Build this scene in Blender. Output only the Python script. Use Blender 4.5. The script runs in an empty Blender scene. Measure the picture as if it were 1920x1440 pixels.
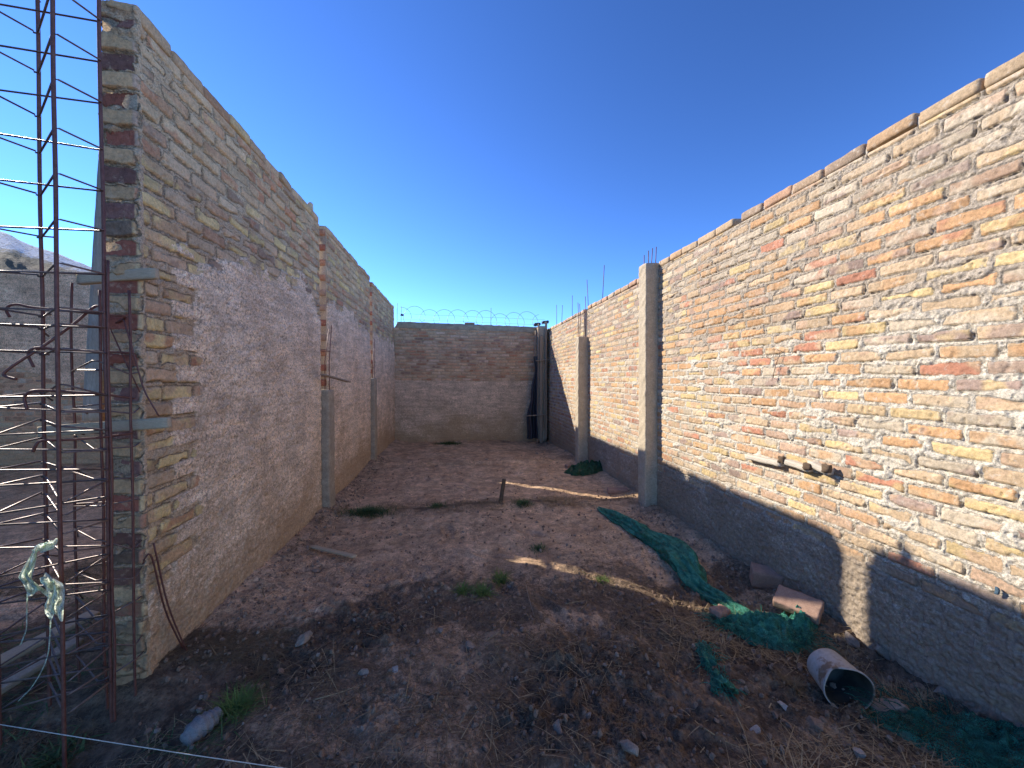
import bpy, math, random
import numpy as np
from mathutils import Vector, Matrix
R = math.radians
random.seed(7); RNG = np.random.RandomState(11)
scn = bpy.context.scene
COL = scn.collection

# ------------------------------------------------------------------ camera, sky, sun, exposure
CAMZ = 1.6; YAW = R(8.0); PITCH = R(-0.86); F = 730.0
cam_d = bpy.data.cameras.new("camera"); cam = bpy.data.objects.new("camera", cam_d); COL.objects.link(cam)
cam_d.sensor_width = 36; cam_d.lens = F/1920*36; cam_d.clip_start = .05; cam_d.clip_end = 20000
cam.location = (0, 0, CAMZ); cam.rotation_euler = (math.pi/2+PITCH, 0, -YAW)
scn.camera = cam
SUNV = Vector((-1, .725, .716)).normalized()
world = bpy.data.worlds.new("World"); scn.world = world; world.use_nodes = True
wn = world.node_tree.nodes; wn.clear()
wo = wn.new('ShaderNodeOutputWorld'); wb = wn.new('ShaderNodeBackground'); sky = wn.new('ShaderNodeTexSky')
sky.sky_type = 'NISHITA'; sky.sun_disc = False; sky.altitude = 2500
sky.sun_elevation = math.asin(SUNV.z); sky.sun_rotation = math.atan2(SUNV.x, SUNV.y)
sky.air_density = 1.0; sky.dust_density = 0.0; sky.ozone_density = 6.2
wb.inputs[1].default_value = 0.09
gm = wn.new('ShaderNodeGamma'); gm.inputs[1].default_value = 1.4
world.node_tree.links.new(sky.outputs[0], gm.inputs[0]); world.node_tree.links.new(gm.outputs[0], wb.inputs[0]); world.node_tree.links.new(wb.outputs[0], wo.inputs[0])
sl = bpy.data.lights.new("sun", 'SUN'); so = bpy.data.objects.new("sun", sl); COL.objects.link(so)
sl.energy = 3.6; sl.angle = R(.5); sl.color = (1, .93, .82)
so.rotation_euler = SUNV.to_track_quat('Z', 'Y').to_euler(); so.location = (-20, 15, 15)
scn.view_settings.view_transform = 'Standard'; scn.view_settings.look = 'None'
scn.view_settings.exposure = 1.0; scn.view_settings.gamma = 1
scn.render.engine = 'CYCLES'

# ------------------------------------------------------------------ pixel -> place on a real surface
_M = Matrix.Rotation(-YAW, 3, 'Z') @ Matrix.Rotation(math.pi/2+PITCH, 3, 'X')
def ray(px, py): return _M @ Vector(((px-960)/F, (720-py)/F, -1))
def G(px, py, z=0.0):
    d = ray(px, py); t = (z-CAMZ)/d.z; return Vector((d.x*t, d.y*t, z))
def WX(px, py, X):
    d = ray(px, py); t = X/d.x; return Vector((X, d.y*t, CAMZ+d.z*t))
def WY(px, py, Y):
    d = ray(px, py); t = Y/d.y; return Vector((d.x*t, Y, CAMZ+d.z*t))

# ------------------------------------------------------------------ noise
def hsh(i, j, s):
    i = np.asarray(i).astype(np.int64); j = np.asarray(j).astype(np.int64)
    n = (i*374761393 + j*668265263 + int(s)*974634777) & 0xffffffff
    n = ((n ^ (n >> 13))*1274126177) & 0xffffffff
    n = ((n ^ (n >> 15))*1103515245) & 0xffffffff
    return ((n ^ (n >> 16)) & 0xffffff)/float(0xffffff)
def vn(x, y, s=0):
    x = np.asarray(x, float); y = np.asarray(y, float)
    xi = np.floor(x); yi = np.floor(y); fx = x-xi; fy = y-yi
    fx = fx*fx*(3-2*fx); fy = fy*fy*(3-2*fy)
    a = hsh(xi, yi, s); b = hsh(xi+1, yi, s); c = hsh(xi, yi+1, s); d = hsh(xi+1, yi+1, s)
    return a+(b-a)*fx+(c-a)*fy+(a-b-c+d)*fx*fy
def fbm(x, y, o=4, s=0, g=.5):
    r = 0; a = 1; t = 0
    for k in range(o):
        c, n = math.cos(k*1.1+.3), math.sin(k*1.1+.3)
        r = r+a*vn((x*c-y*n)*2**k+k*17.3, (x*n+y*c)*2**k+k*7.1, s+k*13); t += a; a *= g
    return r/t
def ss(a, b, x):
    t = np.clip((x-a)/(b-a), 0, 1); return t*t*(3-2*t)

# ------------------------------------------------------------------ mesh building
class MB:
    def __init__(s): s.v = []; s.f = []; s.n = 0; s.a = {}
    def add(s, v, f, **at):
        v = np.asarray(v, float).reshape(-1, 3); f = np.asarray(f, int).reshape(-1, 4)
        s.v.append(v); s.f.append(f+s.n)
        for k in set(list(s.a)+list(at)):
            if k not in s.a: s.a[k] = [np.zeros((s.n,)+((3,) if k == 'Col' else ()))] if s.n else []
            val = at.get(k, 0.0)
            sh = (len(v), 3) if k == 'Col' else (len(v),)
            s.a[k].append(np.broadcast_to(np.asarray(val, float), sh).copy())
        s.n += len(v)
    def build(s, name, mat, parent=None, smooth=True, loc=None):
        V = np.concatenate(s.v); Fq = np.concatenate(s.f)
        if loc is not None: V = V-np.array(loc)
        me = bpy.data.meshes.new(name)
        me.vertices.add(len(V)); me.vertices.foreach_set('co', V.ravel())
        me.loops.add(Fq.size); me.loops.foreach_set('vertex_index', Fq.ravel())
        me.polygons.add(len(Fq)); me.polygons.foreach_set('loop_start', np.arange(0, Fq.size, 4))
        me.polygons.foreach_set('use_smooth', np.full(len(Fq), smooth))
        me.update(calc_edges=True)
        for k, l in s.a.items():
            arr = np.concatenate(l)
            if k == 'Col':
                at = me.attributes.new('Col', 'FLOAT_COLOR', 'POINT')
                at.data.foreach_set('color', np.concatenate([arr, np.ones((len(arr), 1))], 1).ravel())
            else:
                at = me.attributes.new(k, 'FLOAT', 'POINT'); at.data.foreach_set('value', arr)
        me.materials.append(mat)
        o = bpy.data.objects.new(name, me); COL.objects.link(o)
        if parent is not None: o.parent = parent
        elif loc is not None: o.location = loc
        return o
def gridf(nu, nv, flip=False):
    i, j = np.meshgrid(np.arange(nu-1), np.arange(nv-1), indexing='ij')
    a = (i*nv+j).ravel(); f = np.stack([a, a+nv, a+nv+1, a+1], 1)
    return f[:, ::-1] if flip else f
def tag(o, label=None, cat=None, group=None, kind=None):
    if label: o['label'] = label
    if cat: o['category'] = cat
    if group: o['group'] = group
    if kind: o['kind'] = kind
    return o
def thing(name, loc, label, cat, group=None, rz=0):
    o = bpy.data.objects.new(name, None); COL.objects.link(o); o.location = loc; o.rotation_euler = (0, 0, rz)
    o.empty_display_size = .1
    return tag(o, label, cat, group)

def box_verts(s, n, r, amp=0, freq=20, seed=0):
    """subdivided rounded box: s = full size, n = cells, r = edge radius; returns verts, quads"""
    nx, ny, nz = n; idx = {}; V = []; Fc = []
    def vi(i, j, k):
        if (i, j, k) not in idx:
            idx[(i, j, k)] = len(V); V.append((i/nx-.5, j/ny-.5, k/nz-.5))
        return idx[(i, j, k)]
    for i in range(nx):
        for j in range(ny):
            for k, fl in ((0, 1), (nz, 0)):
                q = [vi(i, j, k), vi(i+1, j, k), vi(i+1, j+1, k), vi(i, j+1, k)]; Fc.append(q[::-1] if fl else q)
    for i in range(nx):
        for k in range(nz):
            for j, fl in ((0, 0), (ny, 1)):
                q = [vi(i, j, k), vi(i+1, j, k), vi(i+1, j, k+1), vi(i, j, k+1)]; Fc.append(q[::-1] if fl else q)
    for j in range(ny):
        for k in range(nz):
            for i, fl in ((0, 1), (nx, 0)):
                q = [vi(i, j, k), vi(i, j+1, k), vi(i, j+1, k+1), vi(i, j, k+1)]; Fc.append(q[::-1] if fl else q)
    V = np.array(V); s = np.array(s, float); P = V*s
    inner = np.maximum(s/2-r, 1e-4); c = np.clip(P, -inner, inner); d = P-c
    L = np.linalg.norm(d, axis=1, keepdims=True); L[L < 1e-9] = 1
    nrm = d/L
    P = c+nrm*np.minimum(r, np.linalg.norm(d, axis=1, keepdims=True)) if r > 0 else P
    if amp:
        q = P*freq; nn = V.copy()*2; nn = nn*(np.abs(nn) > .999); nn /= np.maximum(np.linalg.norm(nn, axis=1, keepdims=True), 1e-6)
        no = fbm(q[:, 0]+q[:, 2]*.7+seed*3.1, q[:, 1]+q[:, 2]*1.1, 3, seed)-.5
        P = P+nn*(no*2*amp)[:, None]
    return P, np.array(Fc)
def rot(P, rx=0, ry=0, rz=0):
    M = np.array(Matrix.Rotation(rz, 3, 'Z') @ Matrix.Rotation(ry, 3, 'Y') @ Matrix.Rotation(rx, 3, 'X'))
    return P @ M.T
def frame_pts(pts):
    P = np.array([tuple(p) for p in pts], float); T = np.gradient(P, axis=0); T /= np.maximum(np.linalg.norm(T, axis=1, keepdims=True), 1e-9)
    up = np.array([0, 0, 1.]) if abs(T[0, 2]) < .9 else np.array([1., 0, 0])
    Nn = []; n = np.cross(T[0], up); n /= np.linalg.norm(n)
    for t in T:
        n = n-t*np.dot(n, t); n /= max(np.linalg.norm(n), 1e-9); Nn.append(n.copy())
    Nn = np.array(Nn); B = np.cross(T, Nn); return P, T, Nn, B
def tube(mb, pts, r, k=6, **at):
    P, T, Nn, B = frame_pts(pts); m = len(P)
    rr = np.broadcast_to(np.asarray(r, float), (m,)).copy()
    P = np.vstack([P[:1], P, P[-1:]]); Nn = np.vstack([Nn[:1], Nn, Nn[-1:]]); B = np.vstack([B[:1], B, B[-1:]])
    rr = np.concatenate([[rr[0]*.02], rr, [rr[-1]*.02]]); m += 2
    th = np.arange(k)*2*math.pi/k
    V = P[:, None]+rr[:, None, None]*(np.cos(th)[None, :, None]*Nn[:, None]+np.sin(th)[None, :, None]*B[:, None])
    i, j = np.meshgrid(np.arange(m-1), np.arange(k), indexing='ij'); i = i.ravel(); j = j.ravel(); j2 = (j+1) % k
    mb.add(V, np.stack([i*k+j, i*k+j2, (i+1)*k+j2, (i+1)*k+j], 1), **at)
def bez(pts, n=8):
    """Catmull-Rom through points"""
    P = [Vector(p) for p in pts]; P = [P[0]*2-P[1]]+P+[P[-1]*2-P[-2]]; out = []
    for a, b, c, d in zip(P, P[1:], P[2:], P[3:]):
        for i in range(n):
            t = i/n
            out.append(.5*((2*b)+(c-a)*t+(2*a-5*b+4*c-d)*t*t+(3*b-a-3*c+d)*t*t*t))
    out.append(P[-2]); return out

# ------------------------------------------------------------------ materials
class NT:
    def __init__(s, name):
        s.m = bpy.data.materials.new(name); s.m.use_nodes = True; s.t = s.m.node_tree
        s.b = s.t.nodes['Principled BSDF']; s.b.inputs['Roughness'].default_value = .9
        s.b.inputs['Specular IOR Level'].default_value = .25
        s.tc = s.t.nodes.new('ShaderNodeTexCoord')
    def l(s, a, b): s.t.links.new(a, b)
    def put(s, sock, v):
        if isinstance(v, (int, float)): sock.default_value = v
        elif isinstance(v, tuple): sock.default_value = v if len(v) == 4 or sock.type == 'VECTOR' else (*v, 1)
        else: s.l(v, sock)
    def noise(s, scale, det=4, rough=.55, vec=None, dist=0):
        n = s.t.nodes.new('ShaderNodeTexNoise'); n.inputs['Scale'].default_value = scale; n.inputs['Detail'].default_value = det
        n.inputs['Roughness'].default_value = rough; n.inputs['Distortion'].default_value = dist
        s.l(vec if vec is not None else s.tc.outputs['Object'], n.inputs['Vector']); return n.outputs['Fac']
    def voro(s, scale, vec=None, out='Distance', feat='F1'):
        n = s.t.nodes.new('ShaderNodeTexVoronoi'); n.inputs['Scale'].default_value = scale; n.feature = feat
        s.l(vec if vec is not None else s.tc.outputs['Object'], n.inputs['Vector']); return n.outputs[out]
    def mapv(s, scale):
        n = s.t.nodes.new('ShaderNodeMapping'); n.inputs['Scale'].default_value = scale
        s.l(s.tc.outputs['Object'], n.inputs['Vector']); return n.outputs[0]
    def attr(s, name, out='Fac'):
        n = s.t.nodes.new('ShaderNodeAttribute'); n.attribute_name = name; return n.outputs[out]
    def mr(s, v, a, b, c=0., d=1., smooth=False):
        n = s.t.nodes.new('ShaderNodeMapRange'); n.interpolation_type = 'SMOOTHSTEP' if smooth else 'LINEAR'
        s.put(n.inputs[0], v)
        for i, q in enumerate((a, b, c, d)): n.inputs[i+1].default_value = q
        return n.outputs[0]
    def math(s, op, a, b=0., c=None):
        n = s.t.nodes.new('ShaderNodeMath'); n.operation = op; s.put(n.inputs[0], a); s.put(n.inputs[1], b)
        if c is not None: s.put(n.inputs[2], c)
        return n.outputs[0]
    def mix(s, f, a, b, mode='MIX'):
        n = s.t.nodes.new('ShaderNodeMix'); n.data_type = 'RGBA'; n.blend_type = mode
        s.put(n.inputs[0], f); s.put(n.inputs[6], a); s.put(n.inputs[7], b); return n.outputs[2]
    def mul(s, c, f):
        n = s.t.nodes.new('ShaderNodeVectorMath'); n.operation = 'SCALE'; s.put(n.inputs[0], c); s.put(n.inputs['Scale'], f); return n.outputs[0]
    def z(s):
        n = s.t.nodes.new('ShaderNodeSeparateXYZ'); s.l(s.tc.outputs['Object'], n.inputs[0]); return n.outputs
    def color(s, c): s.put(s.b.inputs['Base Color'], c)
    def bump(s, h, dist=.003, st=1., nrm=None):
        n = s.t.nodes.new('ShaderNodeBump'); n.inputs['Distance'].default_value = dist; n.inputs['Strength'].default_value = st
        s.l(h, n.inputs['Height'])
        if nrm is not None: s.l(nrm, n.inputs['Normal'])
        s.l(n.outputs[0], s.b.inputs['Normal']); return n.outputs[0]

def wall_mat(name, mA, mB, pA, pB, stain=(.30, .22, .14), mA2=None, gapst=1.1):
    n = NT(name)
    fine = n.noise(210, 5, .7); mid = n.noise(45, 5, .62); low = n.noise(5, 4, .6); big = n.noise(1.3, 3, .6); v1 = n.voro(95); v2 = n.voro(38)
    brk = n.attr('brk'); col = n.attr('Col', 'Color'); pl = n.attr('pl'); mt = n.attr('mt')
    e = n.math('ADD', brk, n.mr(mid, .25, .75, -.0055, .0055)); e = n.math('ADD', e, n.mr(fine, .3, .7, -.002, .002))
    bm = n.mr(e, -.0008, .0010, 0, 1)
    # brick
    bc = n.mul(col, n.mr(n.noise(60, 5, .8), .35, .65, .72, 1.22)); bc = n.mul(bc, n.mr(low, .3, .7, .85, 1.12))
    bc = n.mix(n.mr(n.noise(20, 5, .75), .56, .66, 0, .55), bc, mB)            # mortar smears on the faces
    bc = n.mul(bc, n.mr(v1, .08, .2, .55, 1))                                 # pores
    # mortar
    m0 = n.mix(n.mr(low, .35, .65), mA, mB)
    if mA2: m0 = n.mix(mt, m0, mA2)
    mc = n.mul(m0, n.mr(n.noise(120, 4, .75), .36, .64, .55, 1.25)); mc = n.mul(mc, n.mr(v2, .05, .3, .75, 1.05))
    c = n.mix(bm, mc, bc)
    # sprayed render coat
    pc = n.mix(n.mr(big, .35, .65), pA, pB); pc = n.mul(pc, n.mr(n.noise(62, 5, .8), .38, .60, .50, 1.42)); pc = n.mul(pc, n.mr(n.noise(140, 3, .8), .36, .5, .62, 1.12)); pc = n.mul(pc, n.mr(n.noise(17, 3, .7), .30, .38, .5, 1.0))  # dark specks paint the shade of the pits into the coat colour
    pc = n.mix(n.mr(n.noise(3.2, 6, .7), .45, .66, 0, .55), pc, n.mul(pB, n.mr(n.noise(40, 4, .8), .35, .6, .32, .75)))
    pc = n.mul(pc, n.mr(n.math('ABSOLUTE', n.math('SUBTRACT', n.noise(1.7, 7, .62), .5)), 0, .006, .62, 1)); pc = n.mul(pc, n.mr(n.noise(5, 5, .7, n.mapv((.5, .5, 2.6))), .32, .68, .72, 1.2))
    pc = n.mul(pc, n.mr(low, .3, .7, .86, 1.1))
    pe = n.math('ADD', pl, n.mr(n.noise(24, 5, .75), .25, .75, -.34, .34)); pe = n.math('SUBTRACT', pe, n.mr(brk, 0, .012, 0, .16)); pm = n.mr(pe, .42, .50)
    c = n.mix(pm, c, pc)
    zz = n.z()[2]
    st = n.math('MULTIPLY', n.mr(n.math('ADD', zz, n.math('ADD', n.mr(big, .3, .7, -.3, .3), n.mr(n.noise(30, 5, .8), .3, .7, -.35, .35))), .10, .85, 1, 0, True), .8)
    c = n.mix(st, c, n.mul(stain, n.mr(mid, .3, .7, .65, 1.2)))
    n.color(c)
    hb = n.math('ADD', n.math('MULTIPLY', fine, .5), n.math('MULTIPLY', mid, .9))
    hb = n.math('ADD', hb, n.math('MULTIPLY', n.mr(v2, .0, .35), n.math('MULTIPLY', n.math('SUBTRACT', 1., bm), .9)))
    gap = n.math('MULTIPLY', n.mr(n.math('ABSOLUTE', n.math('ADD', e, .003)), 0, .005, 1, 0), n.mr(n.noise(9, 3, .6), .38, .50))
    hb = n.math('SUBTRACT', hb, n.math('MULTIPLY', n.math('MULTIPLY', gap, n.math('SUBTRACT', 1., pm)), gapst))
    n.bump(hb, .0045, 1.0)
    return n.m
def simple(name, c, c2=None, sc=30, bump=.002, rough=.9, spec=.25, metal=0, stretch=None):
    n = NT(name); vec = n.mapv(stretch) if stretch else None
    a = n.noise(sc, 5, .65, vec); b = n.noise(sc*6, 3, .6, vec)
    k = n.mix(n.mr(a, .3, .7), c, c2 or tuple(x*.6 for x in c)); k = n.mul(k, n.mr(b, .25, .75, .75, 1.2)); n.color(k)
    n.bump(n.math('ADD', a, n.math('MULTIPLY', b, .4)), bump, 1)
    n.b.inputs['Roughness'].default_value = rough; n.b.inputs['Specular IOR Level'].default_value = spec; n.b.inputs['Metallic'].default_value = metal
    return n.m
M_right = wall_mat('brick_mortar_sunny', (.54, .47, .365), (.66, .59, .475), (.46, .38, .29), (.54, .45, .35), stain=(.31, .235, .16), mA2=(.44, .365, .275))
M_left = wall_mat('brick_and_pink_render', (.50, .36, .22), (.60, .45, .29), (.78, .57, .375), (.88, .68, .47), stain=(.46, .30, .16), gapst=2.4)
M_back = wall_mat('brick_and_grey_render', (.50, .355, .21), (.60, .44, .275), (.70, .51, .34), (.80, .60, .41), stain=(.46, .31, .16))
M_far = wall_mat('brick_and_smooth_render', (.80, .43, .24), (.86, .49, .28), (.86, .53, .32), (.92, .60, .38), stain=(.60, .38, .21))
M_conc = simple('rough_concrete', (.44, .36, .25), (.58, .48, .34), 9, .006)
M_conc_dark = simple('weathered_concrete', (.30, .245, .17), (.48, .40, .28), 9, .006)
M_rust = simple('rusty_steel', (.13, .042, .030), (.20, .09, .065), 40, .0012, .55, .5, .25)
M_steel = simple('grey_steel_wire', (.16, .14, .13), (.24, .2, .17), 60, .0005, .45, .6, .5)
M_wire = simple('bare_stirrup_steel', (.13, .085, .065), (.24, .17, .14), 50, .0006, .42, .5, .45)
M_wood = simple('weathered_wood', (.26, .20, .14), (.42, .33, .24), 18, .003, stretch=(1, 1, 12))
M_splint = simple('bleached_splintered_wood', (.55, .47, .36), (.70, .62, .50), 18, .004, stretch=(12, 2, 12))
M_stake = simple('dark_stake_wood', (.09, .06, .04), (.18, .125, .08), 18, .003, stretch=(1, 1, 10))
M_woodx = simple('grey_plank_wood', (.46, .36, .23), (.62, .50, .33), 18, .003, stretch=(.6, 14, 14))
M_woodl = simple('pale_plank_wood', (.38, .28, .18), (.48, .37, .25), 16, .002, stretch=(3, 12, 12))
M_board = simple('blue_grey_formwork_board', (.36, .32, .25), (.50, .45, .36), 10, .002, stretch=(8, 8, 1))
M_orange = simple('orange_wood', (.42, .17, .06), (.52, .25, .10), 22, .002)
M_brick = simple('loose_brick', (.34, .205, .14), (.44, .28, .195), 26, .003)
M_rock = simple('grey_stone', (.24, .185, .135), (.38, .30, .225), 30, .006)
M_rockw = simple('pale_stone', (.34, .30, .25), (.44, .39, .33), 26, .005)
M_clod = simple('dry_soil_clod', (.22, .145, .095), (.32, .22, .145), 30, .005)
M_straw = simple('dry_straw', (.46, .34, .18), (.28, .19, .10), 40, .0003)
M_strawd = simple('dull_dead_grass', (.27, .19, .10), (.14, .095, .05), 40, .0003)
M_grass = simple('green_weed_leaf', (.10, .17, .04), (.17, .24, .06), 30, .0003)
M_grassd = simple('dark_green_weed_leaf', (.065, .115, .04), (.11, .16, .06), 30, .0003)
M_string = simple('pale_string', (.75, .7, .58), (.6, .52, .4), 80, .0003)
M_black = simple('black_plastic_sheet', (.018, .022, .034), (.03, .035, .05), 12, .006, .45, .5)
M_bucket = simple('dirty_white_plastic', (.56, .54, .52), (.42, .38, .34), 12, .001, .55, .4)
def net_mat(name, c1, c2, tr, holes=.45):
    n = NT(name); a = n.noise(25, 4, .6); w = n.noise(260, 2, .5); cr = n.noise(38, 5, .7, n.mapv((1, .35, 1)))
    k = n.mix(n.mr(a, .3, .7), c1, c2); k = n.mul(k, n.mr(w, .3, .7, .6, 1.4)); k = n.mul(k, n.mr(cr, .35, .65, .6, 1.4))
    k = n.mix(n.mr(n.noise(11, 5, .7), .55, .7, 0, .45), k, (.30, .21, .14)); n.color(k)
    n.bump(n.math('ADD', n.math('MULTIPLY', cr, 2.2), n.math('MULTIPLY', w, .3)), .012, 1); n.b.inputs['Roughness'].default_value = .65
    t = n.t.nodes.new('ShaderNodeBsdfTranslucent'); n.put(t.inputs[0], k); mx = n.t.nodes.new('ShaderNodeMixShader'); mx.inputs[0].default_value = tr
    o = n.t.nodes['Material Output']; n.l(n.b.outputs[0], mx.inputs[1]); n.l(t.outputs[0], mx.inputs[2])
    if holes:
        tp = n.t.nodes.new('ShaderNodeBsdfTransparent'); m2 = n.t.nodes.new('ShaderNodeMixShader')
        n.l(n.math('MULTIPLY', n.mr(w, .44, .56, 1, 0), n.mr(n.noise(7, 3, .6), .42, .6, 0, holes)), m2.inputs[0]); n.l(mx.outputs[0], m2.inputs[1]); n.l(tp.outputs[0], m2.inputs[2]); n.l(m2.outputs[0], o.inputs[0])
    else: n.l(mx.outputs[0], o.inputs[0])
    return n.m
M_net = net_mat('green_shade_net', (.045, .23, .15), (.11, .42, .29), .3)
M_netd = net_mat('dark_green_shade_net', (.024, .085, .042), (.045, .13, .065), .2, .2)
M_nets = net_mat('sparse_green_shade_net', (.018, .12, .08), (.045, .21, .145), .25, 1.0)
M_bag = net_mat('thin_white_green_plastic', (.78, .92, .74), (.95, .96, .84), .5, 0)

# ------------------------------------------------------------------ ground
def gz(x, y, fine=True):
    x = np.asarray(x, float); y = np.asarray(y, float)
    near = ss(4.6, 2.2, y)
    h = (fbm(x*.9, y*.9, 3, 3)-.5)*.07
    h = h+(fbm(x*3.1, y*3.1, 3, 5)-.5)*(.035+.055*near)
    # beds crossing the lot with shallow steps
    for yc, w, a in ((4.78, .16, .035), (7.3, .12, .05)):
        yy = y-yc-(fbm(x*1.3, x*0+yc, 2, 8)-.5)*.25
        h = h+a*np.exp(-(yy/w)**2)*ss(-2.2, -1.4, x)
    h = h-.05*ss(7.2, 7.45, y)*ss(-2, -1, x)-.07*ss(8, 10, y)*ss(.5, 2.4, x)
    # rubble and soil banked against the walls
    inl = (x > -2.2) & (x < 2.6)
    h = h+.06*np.exp(-((x+1.6)/.22)**2)*ss(1.9, 2.3, y)*inl+.05*np.exp(-((x-2.4)/.2)**2)*inl
    h = h-.13*np.exp(-(((x+1.75)/.45)**2+((y-1.75)/.38)**2))
    if fine:
        d = ss(14, 8, np.hypot(x, y))
        r1 = 1-np.abs(2*fbm(x*9, y*9, 3, 21)-1)
        wx = x+.06*fbm(x*4, y*4, 2, 77); wy = y+.06*fbm(x*4, y*4, 2, 78); cl = ss(.45, .75, fbm(x*2.3, y*2.3, 2, 79))
        rgh = .25+1.0*ss(.38, .62, fbm(x*1.1+3, y*1.4, 3, 84))
        h = h+d*rgh*((r1-.75)*(.010+.022*near)+(fbm(wx*13, wy*13, 4, 31)-.5)*(.012+.05*near*cl)+(fbm(wx*34, wy*34, 3, 33)-.5)*(.008+.030*near*(.35+cl))+(vn(x*80, y*80, 41)-.5)*(.003+.007*near))
        # footprints pressed into the soft ground
        for fx, fy, fa in ((.62, 2.62, .5), (.30, 3.5, 1.2), (-.1, 4.1, .2), (.75, 3.9, .9), (.35, 2.95, .3), (-.45, 3.2, 1.4), (.15, 5.6, .7), (-.5, 6.2, .4), (.9, 6.4, 1.1)):
            dx = (x-fx)*math.cos(fa)+(y-fy)*math.sin(fa); dy = -(x-fx)*math.sin(fa)+(y-fy)*math.cos(fa)
            q = (dx/.055)**2+(dy/.14)**2
            h = h-.022*np.exp(-q**2)+.010*np.exp(-((q-2.2)/.8)**2)
    return h
def gh(x, y): return float(gz(x, y))
def on(px, py, dz=0.):
    p = G(px, py)
    for _ in range(3): p = G(px, py, gh(p.x, p.y))
    p.z += dz; return p
def axis(a, b, d0, fn=None, far=6000):
    out = [a]
    while out[-1] < b: out.append(out[-1]+(fn(out[-1]) if fn else d0))
    lo = []; v = a; s = d0 if not fn else fn(a)
    while v > -far: s *= 1.22; v -= s; lo.append(v)
    hi = []; v = out[-1]; s = d0 if not fn else fn(v)
    while v < far: s *= 1.22; v += s; hi.append(v)
    return np.array(lo[::-1]+out+hi)
gx = axis(-2.6, 2.5, .011); gy = axis(1.15, 10.4, .008, lambda y: min(.03, max(.008, .0016*y*y)))
X, Y = np.meshgrid(gx, gy, indexing='ij'); Z = gz(X, Y)*ss(60, 15, np.hypot(X, Y))
dk = .12*ss(4.2, 2.6, Y)+ss(3.4, 1.9, Y+(fbm(X*.8, Y*.8, 3, 55)-.5)*1.4)*.36+ss(.46, .60, fbm(X*1.5, Y*1.7, 4, 57))*.42*ss(4.6, 2.6, Y)+.6*np.exp(-(((X-.62)/.42)**2+((Y-1.95)/.38)**2))+.5*np.exp(-(((X+.85)/.4)**2+((Y-2.3)/.25)**2))  # dark soil patches, plus foreground shade and lens falloff painted into the soil
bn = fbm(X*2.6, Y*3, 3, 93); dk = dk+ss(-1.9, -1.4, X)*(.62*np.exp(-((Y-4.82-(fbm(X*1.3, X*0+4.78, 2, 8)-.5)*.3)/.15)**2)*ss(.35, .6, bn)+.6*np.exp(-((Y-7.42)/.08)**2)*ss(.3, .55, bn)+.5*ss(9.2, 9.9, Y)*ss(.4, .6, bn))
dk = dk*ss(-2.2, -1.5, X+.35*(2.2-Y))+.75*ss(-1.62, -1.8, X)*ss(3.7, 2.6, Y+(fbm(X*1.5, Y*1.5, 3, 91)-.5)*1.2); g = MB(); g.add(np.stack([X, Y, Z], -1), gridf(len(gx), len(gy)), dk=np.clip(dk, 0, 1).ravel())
n = NT('bare_soil'); a = n.noise(2.2, 5, .6); b = n.noise(14, 6, .68); c = n.noise(90, 5, .7); d = n.voro(55); e = n.voro(160)
dry = n.mix(n.mr(a, .35, .65), (.58, .37, .21), (.68, .47, .285)); dry = n.mul(dry, n.mr(b, .3, .7, .62, 1.28)); dry = n.mix(n.mr(n.noise(6, 6, .72), .52, .62, 0, .5), dry, (.30, .21, .14))
dark_soil_shade = n.mix(n.mr(b, .4, .62), (.092, .062, .039), (.235, .16, .098))  # darker tone for the soil patches and the painted foreground shade
kf = n.math('ADD', n.attr('dk'), n.mr(b, .3, .7, -.35, .35)); k = n.mix(n.mr(kf, .30, .62), dry, dark_soil_shade)
k = n.mix(n.mr(n.noise(1.9, 5, .65), .42, .58, .25, 1), k, n.mul(k, n.mr(n.noise(60, 6, .8), .36, .62, .38, 1.5))); k = n.mul(k, n.mr(n.noise(4.2, 6, .7), .32, .68, .62, 1.3)); k = n.mul(k, n.mr(d, .03, .25, .75, 1.05))
peb = n.mr(n.math('MULTIPLY', n.mr(e, .16, .22, 1, 0), n.mr(n.noise(23, 2, .5), .6, .66)), 0, 1, 0, .5); k = n.mix(peb, k, (.33, .27, .22))
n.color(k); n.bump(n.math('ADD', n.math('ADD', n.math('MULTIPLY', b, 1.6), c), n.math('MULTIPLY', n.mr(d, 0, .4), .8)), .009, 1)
tag(g.build('ground', n.m), kind='structure')

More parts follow.
